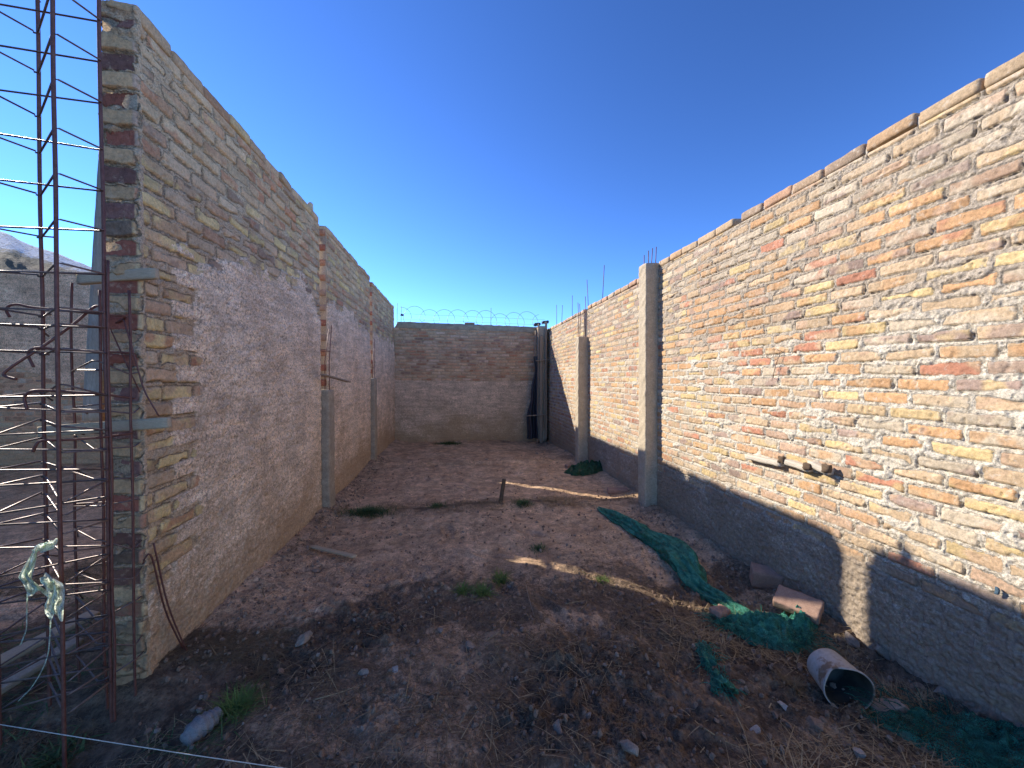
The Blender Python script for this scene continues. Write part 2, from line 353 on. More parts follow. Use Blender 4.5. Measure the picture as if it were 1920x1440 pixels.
# ------------------------------------------------------------------ brick walls
PAL_R = [((.57, .41, .25), 28), ((.64, .47, .23), 13), ((.58, .34, .17), 15), ((.50, .23, .14), 7), ((.38, .27, .21), 9), ((.58, .47, .33), 14), ((.54, .36, .235), 14)]
PAL_L = [((.62, .41, .235), 30), ((.72, .53, .24), 9), ((.56, .335, .19), 20), ((.54, .26, .14), 12), ((.64, .46, .275), 16), ((.36, .24, .155), 7)]
PAL_B = [((.66, .40, .23), 26), ((.72, .50, .29), 18), ((.54, .27, .15), 16), ((.68, .49, .33), 16), ((.40, .26, .18), 8)]
def pal(P, r):
    w = np.cumsum([p[1] for p in P])/sum(p[1] for p in P); k = np.searchsorted(w, np.clip(r, 0, .9999))
    return np.array([p[0] for p in P])[k]
def brick_field(U, V, seed, palette, c=.0805, L=.257, joint=.022, prot=.0035, rough=.0085, plaster=None, pth=.014, prough=.005, redzone=None, mtf=None, hide=.5, gapd=.012):
    Vw = V+(fbm(U*.4, V*.3, 2, seed)-.5)*.035+(fbm(U*3, V*2, 2, seed+1)-.5)*.006
    j = np.floor(Vw/c); fv = Vw-(j+.5)*c
    off = hsh(j, j*0+1, seed)*.08+(j % 2)*L*.5
    q = (U+off)/L; i = np.floor(q)
    bd = lambda ii: (ii+(hsh(ii, j, seed+2)-.5)*.16)*L
    uo = U+off
    i = np.where(uo < bd(i), i-1, i); i = np.where(uo >= bd(i+1), i+1, i)
    b0 = bd(i); b1 = bd(i+1); r1 = hsh(i, j, seed+3); r2 = hsh(i, j, seed+4); r3 = hsh(i, j, seed+5); r4 = hsh(i, j, seed+6)
    cx = (b0+b1)/2; hx = (b1-b0)/2-joint*(.35+.4*r1); hy = c/2-joint*(.40+.3*r2)
    dx = uo-cx; dy = fv-(r3-.5)*.006-(r4-.5)*.035*dx
    wob = (fbm(U*28, V*28, 2, seed+8)-.5)*.0045
    rr = .007; ax = np.abs(dx)-hx+rr; ay = np.abs(dy)-hy+rr
    sd = -(np.hypot(np.maximum(ax, 0), np.maximum(ay, 0))+np.minimum(np.maximum(ax, ay), 0)-rr)+wob
    sm = fbm(U*4.3, V*6, 3, seed+9)                          # mortar slobbered over the faces
    sd = sd-ss(hide, hide+.2, sm)*.018
    bh = prot*ss(-.003, .006, sd)*(.4+1.1*r2)+(r3-.5)*.005+dx*(r1-.5)*.035+(fbm(U*30, V*30, 3, seed+12)-.5)*.006*ss(0, .01, sd)-.006*ss(.74, .8, vn(U*60, V*60, seed+13))
    mh = (fbm(U*34, V*34, 3, seed+14)-.5)*rough*2.6+(vn(U*85, V*85, seed+15)-.5)*rough*1.2+ss(hide, hide+.2, sm)*.007
    m = ss(-.004, .004, sd); h = mh*(1-m)+np.maximum(bh, 0)*m+.002*m
    edge = np.exp(-((sd+.004)/.004)**2)*np.where(fv < 0, 1, .45); h = h-edge*gapd*ss(.35, .6, vn(U*7, V*9, seed+17))
    rc = hsh(i, j, seed+20)
    if redzone is not None: rc = redzone(cx-off, (j+.5)*c, rc, hsh(i, j, seed+21))
    col = pal(palette, rc)*(.82+.36*hsh(i, j, seed+22))[..., None]
    c2 = pal(palette, hsh(i, j, seed+24)); kk = ss(.42, .62, fbm(U*11+i*3.7, V*16, 2, seed+25))*.75
    col = col*(1-kk[..., None])+c2*kk[..., None]
    pl = np.zeros_like(U) if plaster is None else plaster(U, V)
    if plaster is not None:
        pn = fbm(U*26, V*26, 3, seed+30); pits = ss(.70, .8, vn(U*42, V*42, seed+31))
        ph = pth+(pn-.5)*prough*3+(vn(U*95, V*95, seed+32)-.5)*prough*1.2-pits*.006+(fbm(U*2.2, V*2.2, 2, seed+33)-.5)*.02
        k = ss(.36, .56, pl+(fbm(U*18, V*18, 2, seed+35)-.5)*.5-.16*ss(0, .01, sd)); h = h*(1-k)+ph*k
    mt = np.zeros_like(U) if mtf is None else mtf(U, V)
    return h, np.clip(sd, -.03, .03), col, pl, mt
def steps(a, b, fn):
    o = [a]
    while o[-1] < b: o.append(o[-1]+fn(o[-1]))
    o[-1] = b; return np.array(o)
def wall_panel(mb, u0, u1, z0, z1, ufn, dz, place, thick, seed, palette, nflip=False, topc=.0805, L=.257, topjit=.012, crown=True, **kw):
    """relief face + plain rear, sides; the top course is laid as real bricks"""
    us = steps(u0, u1, ufn); zs = np.arange(z0, z1+dz*.5, dz); zs[-1] = z1
    U, V = np.meshgrid(us, zs, indexing='ij')
    h, sd, col, pl, mt = brick_field(U, V, seed, palette, L=L, **kw)
    rim = np.minimum(np.minimum(U-u0, u1-U), (z1-V))
    h = h*ss(0, .012, rim)
    mb.add(place(U, V, h), gridf(len(us), len(zs), nflip), Col=col.reshape(-1, 3), brk=sd.ravel(), pl=pl.ravel(), mt=mt.ravel())
    # body behind the face
    uu = np.array([u0, u1]); A = np.array([[u0, z0], [u1, z0], [u1, z1], [u0, z1]])
    f = place(A[:, 0], A[:, 1], np.zeros(4)); b_ = place(A[:, 0], A[:, 1], np.full(4, -thick))
    P = np.vstack([f, b_]); Q = [[4, 5, 6, 7], [0, 4, 7, 3], [1, 2, 6, 5], [3, 7, 6, 2], [0, 1, 5, 4]]
    if nflip: Q = [q[::-1] for q in Q]
    mb.add(P, Q, Col=np.array(palette[0][0]), brk=-.03, pl=0, mt=.5)
    if crown:
        rs = np.random.RandomState(seed+77); u = u0+.004
        while u < u1-.06:
            Lb = min(L-.012+rs.uniform(-.015, .02), u1-u-.004)
            if rs.rand() < .02: u += Lb*.3; continue
            det = (10, 6, 4) if ufn(u) < .012 else (5, 3, 3)
            P, Fc = box_verts((Lb, thick*.98, topc*.86), det, .010, .004, 22, int(rs.randint(999)))
            P = rot(P, rs.uniform(-.03, .03), rs.uniform(-.035, .035), rs.uniform(-.045, .045)); P[:, 0] += u+Lb/2; P[:, 2] += z1+topc*.43+.003+rs.uniform(-.004, topjit)
            w = place(P[:, 0], P[:, 2], -P[:, 1]-thick/2+rs.uniform(-.001, .009)*np.ones(len(P)))
            mb.add(w, Fc[:, ::-1] if nflip else Fc, Col=(pal(palette, np.array(rs.rand()))*.5+np.array(palette[0][0])*.5)*rs.uniform(.75, 1.05), brk=.03, pl=0, mt=0)
            # bed of mortar squeezed between neighbours
            if rs.rand() < .6:
                P, Fc = box_verts((.02, thick*.9, topc*rs.uniform(.4, .75)), (2, 5, 4), .006, .004, 40, int(rs.randint(999)))
                P[:, 0] += u+Lb+.006; P[:, 2] += z1+topc*.3
                mb.add(place(P[:, 0], P[:, 2], -P[:, 1]-thick/2), Fc[:, ::-1] if nflip else Fc, Col=(.4, .35, .28), brk=-.03, pl=0, mt=0)
            u += Lb+.012

PR = lambda u, v, h: np.stack([2.4-h, u, v], -1).reshape(-1, 3)
PL = lambda u, v, h: np.stack([-1.6+h, u, v], -1).reshape(-1, 3)
PB = lambda u, v, h: np.stack([u, 10.3-h, v], -1).reshape(-1, 3)
PN = lambda u, v, h: np.stack([u, 8.3-h, v], -1).reshape(-1, 3)

def rz_red(u, v, rc, r2):
    k = np.exp(-(((u-2.4)/1.3)**2+((v-2.28+.07*(u-2.4))/.22)**2))+.55*np.exp(-(((u-3.6)/.8)**2+((v-2.1)/.3)**2))
    rc = np.where(r2 < k*.75, .56, rc); rc = np.where((r2 < k*.75) & (r2 > .25*k), .48, rc)
    pale = ss(2.3, 2.7, v)
    return np.where((r2 > .4) & (hsh(np.floor(u*9), np.floor(v*20), 4) < pale*.7), .78, rc)
def pl_right(U, V):
    return ss(.06, -.06, V-.52-(fbm(U*3, V*3, 3, 91)-.5)*.16)
mt_right = lambda U, V: ss(1.75, 2.05, V+(fbm(U*2, V*2, 3, 95)-.5)*.5)
near_fn = lambda y: min(.02, max(.0055, .0014*(max(y, 0)+.3)**1.5))
t = thing('brick_wall', (2.4, 5, 0), 'tall sunlit wall of yellow, orange and red bricks with cream mortar along the right side', 'wall')
def panel(parent, name, mat, *a, **k):
    mb = MB(); wall_panel(mb, *a, **k); return mb
def fin(mb, name, mat, parent):
    return mb.build(name, mat, None, loc=None), parent
def attach(o, parent):
    o.parent = parent; o.matrix_parent_inverse = Matrix.Translation(-parent.location); return o
mb = MB()
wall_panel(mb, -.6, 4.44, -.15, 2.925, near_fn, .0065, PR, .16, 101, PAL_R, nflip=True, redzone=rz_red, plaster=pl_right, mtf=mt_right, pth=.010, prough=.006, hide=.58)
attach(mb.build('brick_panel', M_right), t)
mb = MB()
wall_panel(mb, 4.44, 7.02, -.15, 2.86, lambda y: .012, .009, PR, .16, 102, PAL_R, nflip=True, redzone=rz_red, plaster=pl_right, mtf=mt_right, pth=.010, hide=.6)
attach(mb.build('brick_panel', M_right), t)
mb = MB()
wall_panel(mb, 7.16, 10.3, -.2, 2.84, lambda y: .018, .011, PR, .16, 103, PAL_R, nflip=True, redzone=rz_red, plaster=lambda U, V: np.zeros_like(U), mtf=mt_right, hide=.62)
attach(mb.build('brick_panel', M_right), t)

# left wall, three panels with open slots above the cast columns
def pl_left(U, V):
    top = 2.44+(fbm(U*1.6, V*.5, 3, 61)-.5)*.5+(fbm(U*7, V*9, 3, 62)-.5)*.25; k = ss(.20, -.16, V-top)
    edge = 2.50+(fbm(V*2.5, U*.1, 3, 63)-.5)*.28+.10*np.sign(np.sin(V*math.pi/.093))
    e2 = ss(-.06, .10, U-edge)*ss(-10, -9, -U+0*V)
    low = ss(.62, .40, V+(fbm(U*3, V*3, 2, 64)-.5)*.1)
    return k*np.maximum(np.where(U < 4, e2, 1), low)
def rz_left(u, v, rc, r2):
    rc = np.where((u < 2.75) & (v < 2.6) & (r2 < .75), .36, rc)
    return np.where((v > 2.35) & (v < 2.75) & (r2 < .3), .36, rc)
tl = thing('brick_wall', (-1.675, 6, 0), 'shaded brick wall on the left with rough pinkish render on its lower two thirds', 'wall')
lf = lambda y: min(.02, max(.006, .006*(y/2.2)**1.3))
SEG = [(2.235, 4.86, 3.40, 201), (5.10, 7.52, 3.40, 202), (7.76, 10.3, 3.35, 203)]
for (a0, a1, top, sd_) in SEG:
    mb = MB()
    wall_panel(mb, a0, a1, -.15, top, lf, .0075 if a0 < 4 else .010, PL, .15, sd_, PAL_L, topc=.088, L=.265, c=.0925, redzone=rz_left, plaster=pl_left, pth=.013, prough=.0065, hide=.52, prot=.007, gapd=.024)
    if a0 < 3:
        # end of the wall: brick heads and squeezed mortar, wrapped round both corners
        xs = np.arange(-1.765, -1.578, .0045); zs = np.arange(-.2, top+.075, .0045); U, V = np.meshgrid(xs, zs, indexing='ij'); c_ = .0925
        Vw = V+(fbm(U*0+2.235*.4, V*.3, 2, sd_)-.5)*.035+(fbm(U*0+2.235*3, V*2, 2, sd_+1)-.5)*.010+(fbm(U*6, V*3, 2, 7)-.5)*.016
        j = np.floor(Vw/c_); fv = Vw-(j+.5)*c_; r1 = hsh(j, j*0, 71); r2 = hsh(j, j*0, 72); r3 = hsh(j, j*0, 73); odd = (j % 2) == 0
        hy = c_/2*np.where(odd, .74+.16*r1, .70+.16*r1); cx = -1.675+(r2-.5)*.02; hx = .075+.01*r3
        ax = np.abs(U-cx)-hx+.008; ay = np.abs(fv-(r3-.5)*.01-(r2-.5)*.10*(U-cx))-hy+.008
        sd = -(np.hypot(np.maximum(ax, 0), np.maximum(ay, 0))+np.minimum(np.maximum(ax, ay), 0)-.008)+(fbm(U*30, V*30, 3, 74)-.5)*.014
        sd = sd-ss(.52, .66, fbm(U*7, V*11, 3, 75))*.03*np.where(odd, .6, 1.4)
        m_ = ss(-.003, .004, sd)
        bh = np.where(odd, -.006, .010)+(r1-.5)*.020+(U-cx)*(r3-.5)*.25+(fbm(U*26, V*26, 3, 76)-.5)*.012
        mh = (fbm(U*22, V*30, 4, 77)-.5)*.045+(fbm(U*70, V*70, 2, 78)-.5)*.012
        h = bh*m_+mh*(1-m_)-.012*np.exp(-((sd+.004)/.004)**2)*ss(.3, .6, vn(U*9, V*9, 79))
        q = np.clip((np.abs(U+1.675)-.070)/.018, 0, 2); back = np.where(q > 0, .012*q**2+.02*np.maximum(q-1, 0), 0)
        Yp = 2.222-h+back; Xp = np.clip(U, -1.757-.006*(h*40), -1.589+.004*(h*40))
        side = ss(-1.612, -1.600, U)
        red = np.where((r2 > .55)[..., None], np.array((.34, .125, .08)), np.array((.25, .13, .10)))*(.75+.5*r3[..., None]); tan_ = np.where((r3 > .85)[..., None], np.array((.24, .17, .115)), np.array((.62, .41, .215)))*(.8+.35*r1[..., None])
        yel = np.where((V > 2.6)[..., None], np.array((.55, .38, .26)), np.where((r1 > .3)[..., None], np.array((.74, .54, .28)), np.array((.60, .32, .19))))
        C_ = np.where(odd[..., None], red, tan_); C_ = C_*(1-side[..., None])+yel*side[..., None]
        mb.add(np.stack([Xp, Yp, V], -1).reshape(-1, 3), gridf(len(xs), len(zs)), Col=C_.reshape(-1, 3), brk=np.clip(sd, -.03, .03).ravel(), pl=0, mt=0)
    else:
        # red brick ends showing inside the slot
        rs = np.random.RandomState(int(sd_)); z = 1.5; k = 0
        while z < top:
            P, Fc = box_verts((.14, .12, .080), (5, 5, 3), .008, .004, 25, k)
            P += np.array([-1.675, a0+.055+(.02 if k % 2 else -.006), z+.045])
            cc = [(.36, .14, .09), (.44, .22, .13), (.40, .27, .19)][rs.randint(3)]
            mb.add(P, Fc, Col=cc, brk=.03, pl=0, mt=0); z += .0925; k += 1
    attach(mb.build('brick_panel', M_left), tl)
# stub of mortar on the wall top that throws the small shadow on the right
P, Fc = box_verts((.05, .05, .12), (4, 4, 8), .015, .012, 30, 4); P += np.array([-1.64, 4.70, 3.52])
mb = MB(); mb.add(P, Fc); attach(mb.build('mortar_stub', M_conc, None), tl)

# back wall
tb = thing('brick_wall', (.4, 10.37, 0), 'low shaded end wall between the two side walls, render below and brick above under coiled wire', 'wall')
mb = MB()
wall_panel(mb, -1.6, 2.4, -.25, 2.90, lambda y: .014, .012, PB, .15, 301, PAL_B, crown=False, plaster=lambda U, V: ss(.05, -.05, V-1.52-(fbm(U*2, V*2, 3, 71)-.5)*.16+.04*U*.5), pth=.012, prough=.003, rough=.008, prot=.012, hide=.58)
attach(mb.build('brick_panel', M_back), tb)
us = np.linspace(-1.58, 2.32, 160); sec = [(-.02, 0), (-.03, .09), (-.012, .15), (.05, .165), (.12, .15), (.165, .1), (.16, 0)]
V = []
for u in us:
    for (dy, dz) in sec:
        nn = (vn(u*9, dy*30+dz*20, 5)-.5)*.02; tp = .03*ss(-1.4, -1.58, u)
        V.append((u, 10.3+dy+nn*.6, 2.895+dz*(1-.9*ss(-1.5, -1.58, u))+nn*(dz > .05)-.02*(u+1.6)))
mb = MB(); mb.add(V, gridf(len(us), len(sec), True)); attach(mb.build('capping', M_conc_dark), tb)

# neighbour's rear wall seen past the cage, and the tall house beyond the frame that shades that yard
tn = thing('brick_wall', (-7.5, 8.4, 0), "neighbour's smooth rendered wall behind the rebar cage, its lower half peeled to bare brick", 'wall')
mb = MB()
wall_panel(mb, -12, -3.4, -.15, 3.58, lambda y: .03 if y < -9 or y > -6 else .013, .013, PN, .2, 401, PAL_B, crown=False, c=.10, L=.30,
           plaster=lambda U, V: ss(-.08, .08, V-1.72+.30*ss(-8, -6.9, U)-(fbm(U*2, V*2, 3, 81)-.5)*.35), pth=.02, prough=.0018, rough=.007, prot=.007, hide=.55)
attach(mb.build('brick_panel', M_far), tn)

# ------------------------------------------------------------------ concrete columns
def column(X0, X1, Y0, Y1, z1, label, mat, seed, z0=-.2, amp=.011):
    t = thing('concrete_column', ((X0+X1)/2, (Y0+Y1)/2, 0), label, 'column', 'concrete columns cast against the brick walls')
    P, Fc = box_verts((X1-X0, Y1-Y0, z1-z0), (12, 12, int((z1-z0)/.022)), .012, amp, 13, seed)
    P[:, 0] += (fbm(P[:, 2]*2, P[:, 2]*0, 2, seed)-.5)*.012
    P += np.array([0, 0, (z0+z1)/2]); mb = MB(); mb.add(P, Fc); mb.build('shaft', mat, t); return t
def rebar_part(t, name, pts, r, mat=None, k=6):
    mb = MB(); tube(mb, [Vector(p)-t.location for p in pts], r, k); return mb.build(name, mat or M_rust, t)
c1 = column(2.24, 2.43, 4.41, 4.60, 2.985, 'tall sunlit grey concrete column on the right wall, reaching the wall top', M_conc, 1)
for (x, y, zz, tx) in ((2.29, 4.45, 3.08, 0), (2.38, 4.45, 3.13, .01), (2.38, 4.56, 3.15, .02), (2.29, 4.56, 3.06, 0)):
    rebar_part(c1, 'rebar', [(x, y, 2.9), (x+tx, y, zz+.06)], .005)
c2 = column(2.21, 2.42, 6.94, 7.13, 2.37, 'shorter concrete column on the right wall with bare rebar rising from it', M_conc, 2)
for (x, y, zz) in ((2.25, 6.99, 2.98), (2.36, 6.99, 3.12), (2.25, 7.09, 3.02), (2.36, 7.09, 2.9)):
    rebar_part(c2, 'rebar', [(x, y, 2.3), (x+.01, y, 2.7), (x, y+.01, zz)], .006)
for zz in (2.55, 2.78):
    rebar_part(c2, 'stirrup', [(2.245, 6.98, zz), (2.37, 6.98, zz+.01), (2.37, 7.10, zz), (2.245, 7.10, zz-.01), (2.245, 6.98, zz)], .003)
c3 = column(-1.76, -1.51, 4.865, 5.095, 1.46, 'nearer concrete column stub in the left wall below an open brick slot', M_conc_dark, 3)
for (x, y, zz, tx) in ((-1.72, 4.90, 2.35, .02), (-1.56, 4.90, 2.18, .05), (-1.72, 5.06, 2.1, 0), (-1.56, 5.06, 2.25, .03)):
    rebar_part(c3, 'rebar', [(x, y, 1.4), (x, y, 1.8), (x+tx, y, zz)], .005)
for zz in (1.62, 1.93):
    rebar_part(c3, 'stirrup', [(-1.73, 4.89, zz), (-1.55, 4.89, zz+.01), (-1.55, 5.07, zz), (-1.73, 5.07, zz), (-1.73, 4.89, zz)], .003)
c4 = column(-1.76, -1.52, 7.525, 7.755, 1.60, 'farther concrete column stub in the left wall, close to the end wall', M_conc_dark, 4)
for (x, y, zz) in ((-1.72, 7.56, 2.2), (-1.57, 7.56, 2.05), (-1.57, 7.72, 2.35)):
    rebar_part(c4, 'rebar', [(x, y, 1.5), (x+.01, y, zz)], .005)
rebar_part(c4, 'stirrup', [(-1.73, 7.55, 1.8), (-1.56, 7.55, 1.81), (-1.56, 7.73, 1.8), (-1.73, 7.73, 1.8), (-1.73, 7.55, 1.8)], .003)

def plank(name, a, b, w, th, mat, label=None, cat='plank', group=None, parent=None, roll=0, seed=0, amp=.002):
    a = Vector(a); b = Vector(b); L = (b-a).length; d = (b-a).normalized()
    P, Fc = box_verts((L, w, th), (max(4, int(L/.03)), 5, 3), .004, amp, 20, seed)
    P[:, 1] += (fbm(P[:, 0]*3+seed, P[:, 0]*0, 2, seed)-.5)*w*.12
    P = rot(P, roll); q = d.to_track_quat('X', 'Z').to_matrix(); P = P @ np.array(q).T
    c = (a+b)/2; base = parent.location if parent else c
    mb = MB(); mb.add(P+np.array(c-base), Fc)
    o = mb.build(name, mat, parent)
    if not parent: o.location = c; tag(o, label, cat, group)
    return o
# corner post in its formwork with black sheet
ct = thing('corner_post', (2.22, 10.12, 0), 'boarded corner post with black plastic caps where the right wall meets the end wall', 'post')
P, Fc = box_verts((.22, .2, 3.05), (5, 5, 60), .01, .006, 14, 9); P += np.array([0, .03, 1.45]); mb = MB(); mb.add(P, Fc); mb.build('core', M_conc, ct)
for (x, y, z0, z1, w, dx) in ((2.07, 9.98, -.1, 3.02, .05, .03), (2.17, 9.97, -.1, 2.72, .075, 0), (2.30, 9.97, 0, 3.08, .06, .0), (2.00, 10.05, 1.9, 2.85, .05, .04), (2.24, 9.945, .3, 2.6, .05, .06)):
    plank('board', (x, y, z0), (x+dx, y+.005, z1), w, .022, M_wood, parent=ct, roll=math.pi/2*0, seed=int(x*100))
for (x0, x1, zz) in ((1.78, 2.3, .62), (2.02, 2.36, 2.05)):
    plank('crossbar', (x0, 9.94, zz), (x1, 9.93, zz+.03), .05, .025, M_wood, parent=ct, seed=3)
for (x, zz) in ((2.09, 3.02), (2.31, 3.08)):
    P, Fc = box_verts((.17, .19, .07), (8, 8, 4), .03, .02, 22, int(x*10)); P += np.array([x-2.22, 0, zz]); mb = MB(); mb.add(P, Fc); mb.build('plastic_cap', M_black, ct)
# black sheet hanging down beside it
us = np.linspace(0, 1, 26); vs = np.linspace(0, 1, 70); U, V = np.meshgrid(us, vs, indexing='ij')
xl = 1.99-.20*ss(.1, .9, 1-V)+.02*np.sin(V*17); xr = 2.10+.0*V
Xs = xl+(xr-xl)*U; Zs = .02+V*2.15; Ys = 10.02+.07*np.sin(U*11+V*3+2*fbm(V*3, U*2, 2, 6))*(1.05-V)-.08*(1-V)*(1-U)
mb = MB(); P = np.stack([Xs, Ys, Zs], -1); mb.add(P, gridf(26, 70)); mb.add(P+np.array([0, .006, 0]), gridf(26, 70, True))
tag(mb.build('plastic_sheet', M_black), 'dark blue-black plastic sheet hanging in the far right corner', 'plastic sheet')

# coiled wire on the back wall
tc = thing('razor_wire', (.4, 10.34, 3.0), 'coiled razor wire with straight strands along the top of the end wall', 'razor wire')
mb = MB(); pts = []; rs = np.random.RandomState(3)
NL = 10
for i in range(NL*26):
    a_ = i/26*2*math.pi; u = -1.45+i/(NL*26)*3.7; rr = .205+.03*math.sin(i*.013*7)+.02*vn(i*.05, 0, 3)
    pts.append((u+rr*.75*math.sin(a_)-.4, .0+.09*math.cos(a_*1)+.03*math.sin(a_*.5), .235-.022*(u+1.5)+rr*math.cos(a_)*.95+(.02*math.sin(i*.06))))
tube(mb, pts, .0042, 5)
for i in range(0, len(pts), 4):
    p = Vector(pts[i]); q = Vector((rs.uniform(-1, 1), rs.uniform(-1, 1), rs.uniform(-1, 1))).normalized()*.016
    tube(mb, [p-q, p+q], .002, 4)
mb.build('coil', M_steel, tc)
for zz in (.12, .26):
    mb = MB(); tube(mb, [(-1.95+k*.39, .0, zz-.02*k*.39+.004*math.sin(k*2)) for k in range(11)], .0022, 4); mb.build('strand', M_steel, tc)
for x, l in ((-1.93, .52), (-1.83, .44), (.48, .46)):
    mb = MB(); tube(mb, [(x, -.02, -.15), (x+.01, -.02, l)], .006, 6); mb.build('support_rod', M_rust, tc)
mb = MB(); P, Fc = box_verts((.09, .06, .05), (4, 4, 4), .02, .01, 30, 2); mb.add(P+np.array([-1.80, -.03, .22]), Fc); tube(mb, [(-1.83, -.02, .2), (-1.78, -.02, .24)], .01, 6); mb.build('insulator', M_black, tc)
P, Fc = box_verts((.26, .12, .05), (6, 4, 3), .008, .004, 30, 2); mb = MB(); mb.add(P, Fc); o = mb.build('brick', M_brick); o.location = (.33, 10.37, 3.04); tag(o, 'single brick lying on the capping of the end wall below the coiled wire', 'brick')

# loose rods standing along the right wall top
G_ = 'loose rebar ends along the right wall top'
for nm, (a, b, lab) in enumerate((((1129, 552), (1137, 494), 'longer straight rod sticking up from the right wall between the two columns'), ((1104, 568), (1097, 527), 'short rod leaning left above the right wall, just past the shorter column'),
                                  ((1073, 590), (1073, 554), 'upright rod on the right wall, left of the shorter column'), ((1044, 602), (1043, 572), 'thin rod left above the boarded corner post'), ((1053, 598), (1056, 571), 'thin rod right above the boarded corner post'))):
    pa = WX(a[0], a[1], 2.47); pb = WX(b[0], b[1], 2.47); pb.y = pa.y+(pb.y-pa.y)*.5; pa.z = 2.8
    mb = MB(); tube(mb, [pa-pa, (pb-pa)*.5, pb-pa], .006, 6); o = mb.build('rebar_rod', M_rust); o.location = pa; tag(o, lab, 'rebar rod', G_)

plank('board_scrap', WX(604, 702, -1.50), WX(655, 716, -1.40), .05, .02, M_wood, 'splintered board scrap wedged in the nearer open slot of the left wall', 'board', seed=12)
P, Fc = box_verts((.014, .018, .035), (5, 6, 6), .005, .012, 40, 5); mb = MB(); mb.add(P, Fc); o = mb.build('plastic_scrap', simple('faded_blue_plastic', (.06, .10, .14), (.10, .16, .2), 40)); o.location = WX(1870, 1108, 2.38); tag(o, 'tiny faded blue plastic scrap stuck in the right wall low at the right edge', 'plastic scrap')
# ------------------------------------------------------------------ rebar cage
B1 = Vector((-1.98, 2.18, 0)); B2 = Vector((-1.68, 1.91, 0)); B3 = Vector((-1.63, 2.07, 0)); B4 = B1+B2-B3
tk = thing('rebar_cage', ((B1+B4+B2+B3)/4), 'tall rusty column cage of thick bars and wire stirrups at the left edge', 'rebar cage')
def bars(t, pts, z0, z1s, r, seed):
    rs = np.random.RandomState(seed)
    for p, z1 in zip(pts, z1s):
        L = [Vector((p.x+rs.uniform(-.004, .004)*(1 if 0 < k < 9 else 0), p.y+rs.uniform(-.004, .004), z0+(z1-z0)*k/9)) for k in range(10)]
        rebar_part(t, 'bar', bez(L, 4), r, M_rust, 8)
bars(tk, (B1, B2, B3, B4), -.35, (3.75, 3.8, 3.7, 3.72), .0073, 2)
def stirrup(t, cs, z, r, rs, tail=True, grow=.013, tilt=.012):
    c = sum(cs, Vector())/4; pts = []
    dz = [rs.uniform(-tilt, tilt) for _ in cs]
    for i, p in enumerate(cs):
        d = (p-c).normalized()*grow; q = p+d; pr = cs[i-1]; nx = cs[(i+1) % 4]
        pts += [q+(pr-p).normalized()*.014+Vector((0, 0, z+dz[i])), q+(nx-p).normalized()*.014+Vector((0, 0, z+dz[i]))]
    pts.append(pts[0]+Vector((0, 0, .008)))
    if tail: pts.append(pts[0]+(c-pts[0]).normalized()*.0+Vector((rs.uniform(-.0, .06), rs.uniform(-.01, .05), rs.uniform(-.05, .02))))
    return rebar_part(t, 'stirrup', pts, r, M_wire, 6)
rs = np.random.RandomState(9)
zl = [3.62, 3.43, 3.24, 3.05, 2.86, 2.665, 2.47, 2.275, 2.085, 1.905, 1.84, 1.72, 1.54, 1.47, 1.375, 1.28, 1.19, 1.10, 1.01, .92, .83, .745, .66, .57, .48, .395, .31, .22, .14]
for z in zl: stirrup(tk, [B1, B2, B3, B4], z, .0042, rs, rs.rand() < .6, tilt=.014 if z > 1.7 else .035)
for z in zl[::1]:                                                       # tie wire at the corners
    pass
C1 = Vector((-1.96, 2.30, 0)); C2 = Vector((-1.69, 2.12, 0)); C3 = Vector((-1.592, 2.158, 0)); C4 = C1+C3-C2+Vector((0, .02, 0))
tk2 = thing('rebar_cage', ((C1+C2+C3)/3), 'shorter cage of thin bars between the tall cage and the wall end', 'rebar cage')
bars(tk2, (C1, C2, C3, Vector((-1.615, 2.07, 0))), -.2, (2.09, 2.02, 2.03, 2.15), .0056, 4)
for z in (1.66, 1.46, 1.30, 1.13, .97, .80, .63, .47, .32, .18):
    stirrup(tk2, [C1, C2+Vector((0, -.03, 0)), C3, C1+Vector((.3, .06, 0))], z, .0038, rs, True, .012, .04)
# hooked beam bars passing through the cage
def hooked(pts, r, label, k=8):
    a = Vector(pts[0]); mb = MB(); tube(mb, [Vector(p)-a for p in bez(pts, 6)], r, k); o = mb.build('hooked_bar', M_rust); o.location = a; tag(o, label, 'hooked bar', 'hooked beam bars laid through the cage')
def P_(px, py, D): d = ray(px, py); return Vector((d.x*D, d.y*D, CAMZ+d.z*D))
hooked([P_(18, 594, 1.78), P_(12, 582, 1.78), P_(18, 573, 1.78), P_(35, 571, 1.79), P_(60, 576, 1.80), P_(140, 584, 1.84), P_(200, 590, 1.88), P_(234, 595, 1.95), P_(216, 607, 1.97)], .0055, 'uppermost hooked bar, its curved hook at the left edge of the cage')
hooked([P_(63, 688, 1.75), P_(53, 666, 1.75), P_(58, 656, 1.75), P_(72, 652, 1.76), P_(110, 655, 1.8), P_(190, 659, 1.86), P_(250, 662, 1.95)], .0055, 'middle hooked bar bent down sharply left of the thick bars')
hooked([P_(51, 768, 1.7), P_(46, 748, 1.7), P_(52, 737, 1.7), P_(70, 732, 1.71), P_(120, 734, 1.76), P_(190, 739, 1.82), P_(252, 747, 1.93)], .0055, 'lower hooked bar with a wide round bend beside the far brick wall')
hooked([P_(62, 847, 1.64), P_(68, 834, 1.64), P_(80, 826, 1.65), P_(120, 825, 1.7), P_(190, 820, 1.8), P_(248, 812, 1.92)], .0055, 'lowest hooked bar near the horizontal plank of the cage')
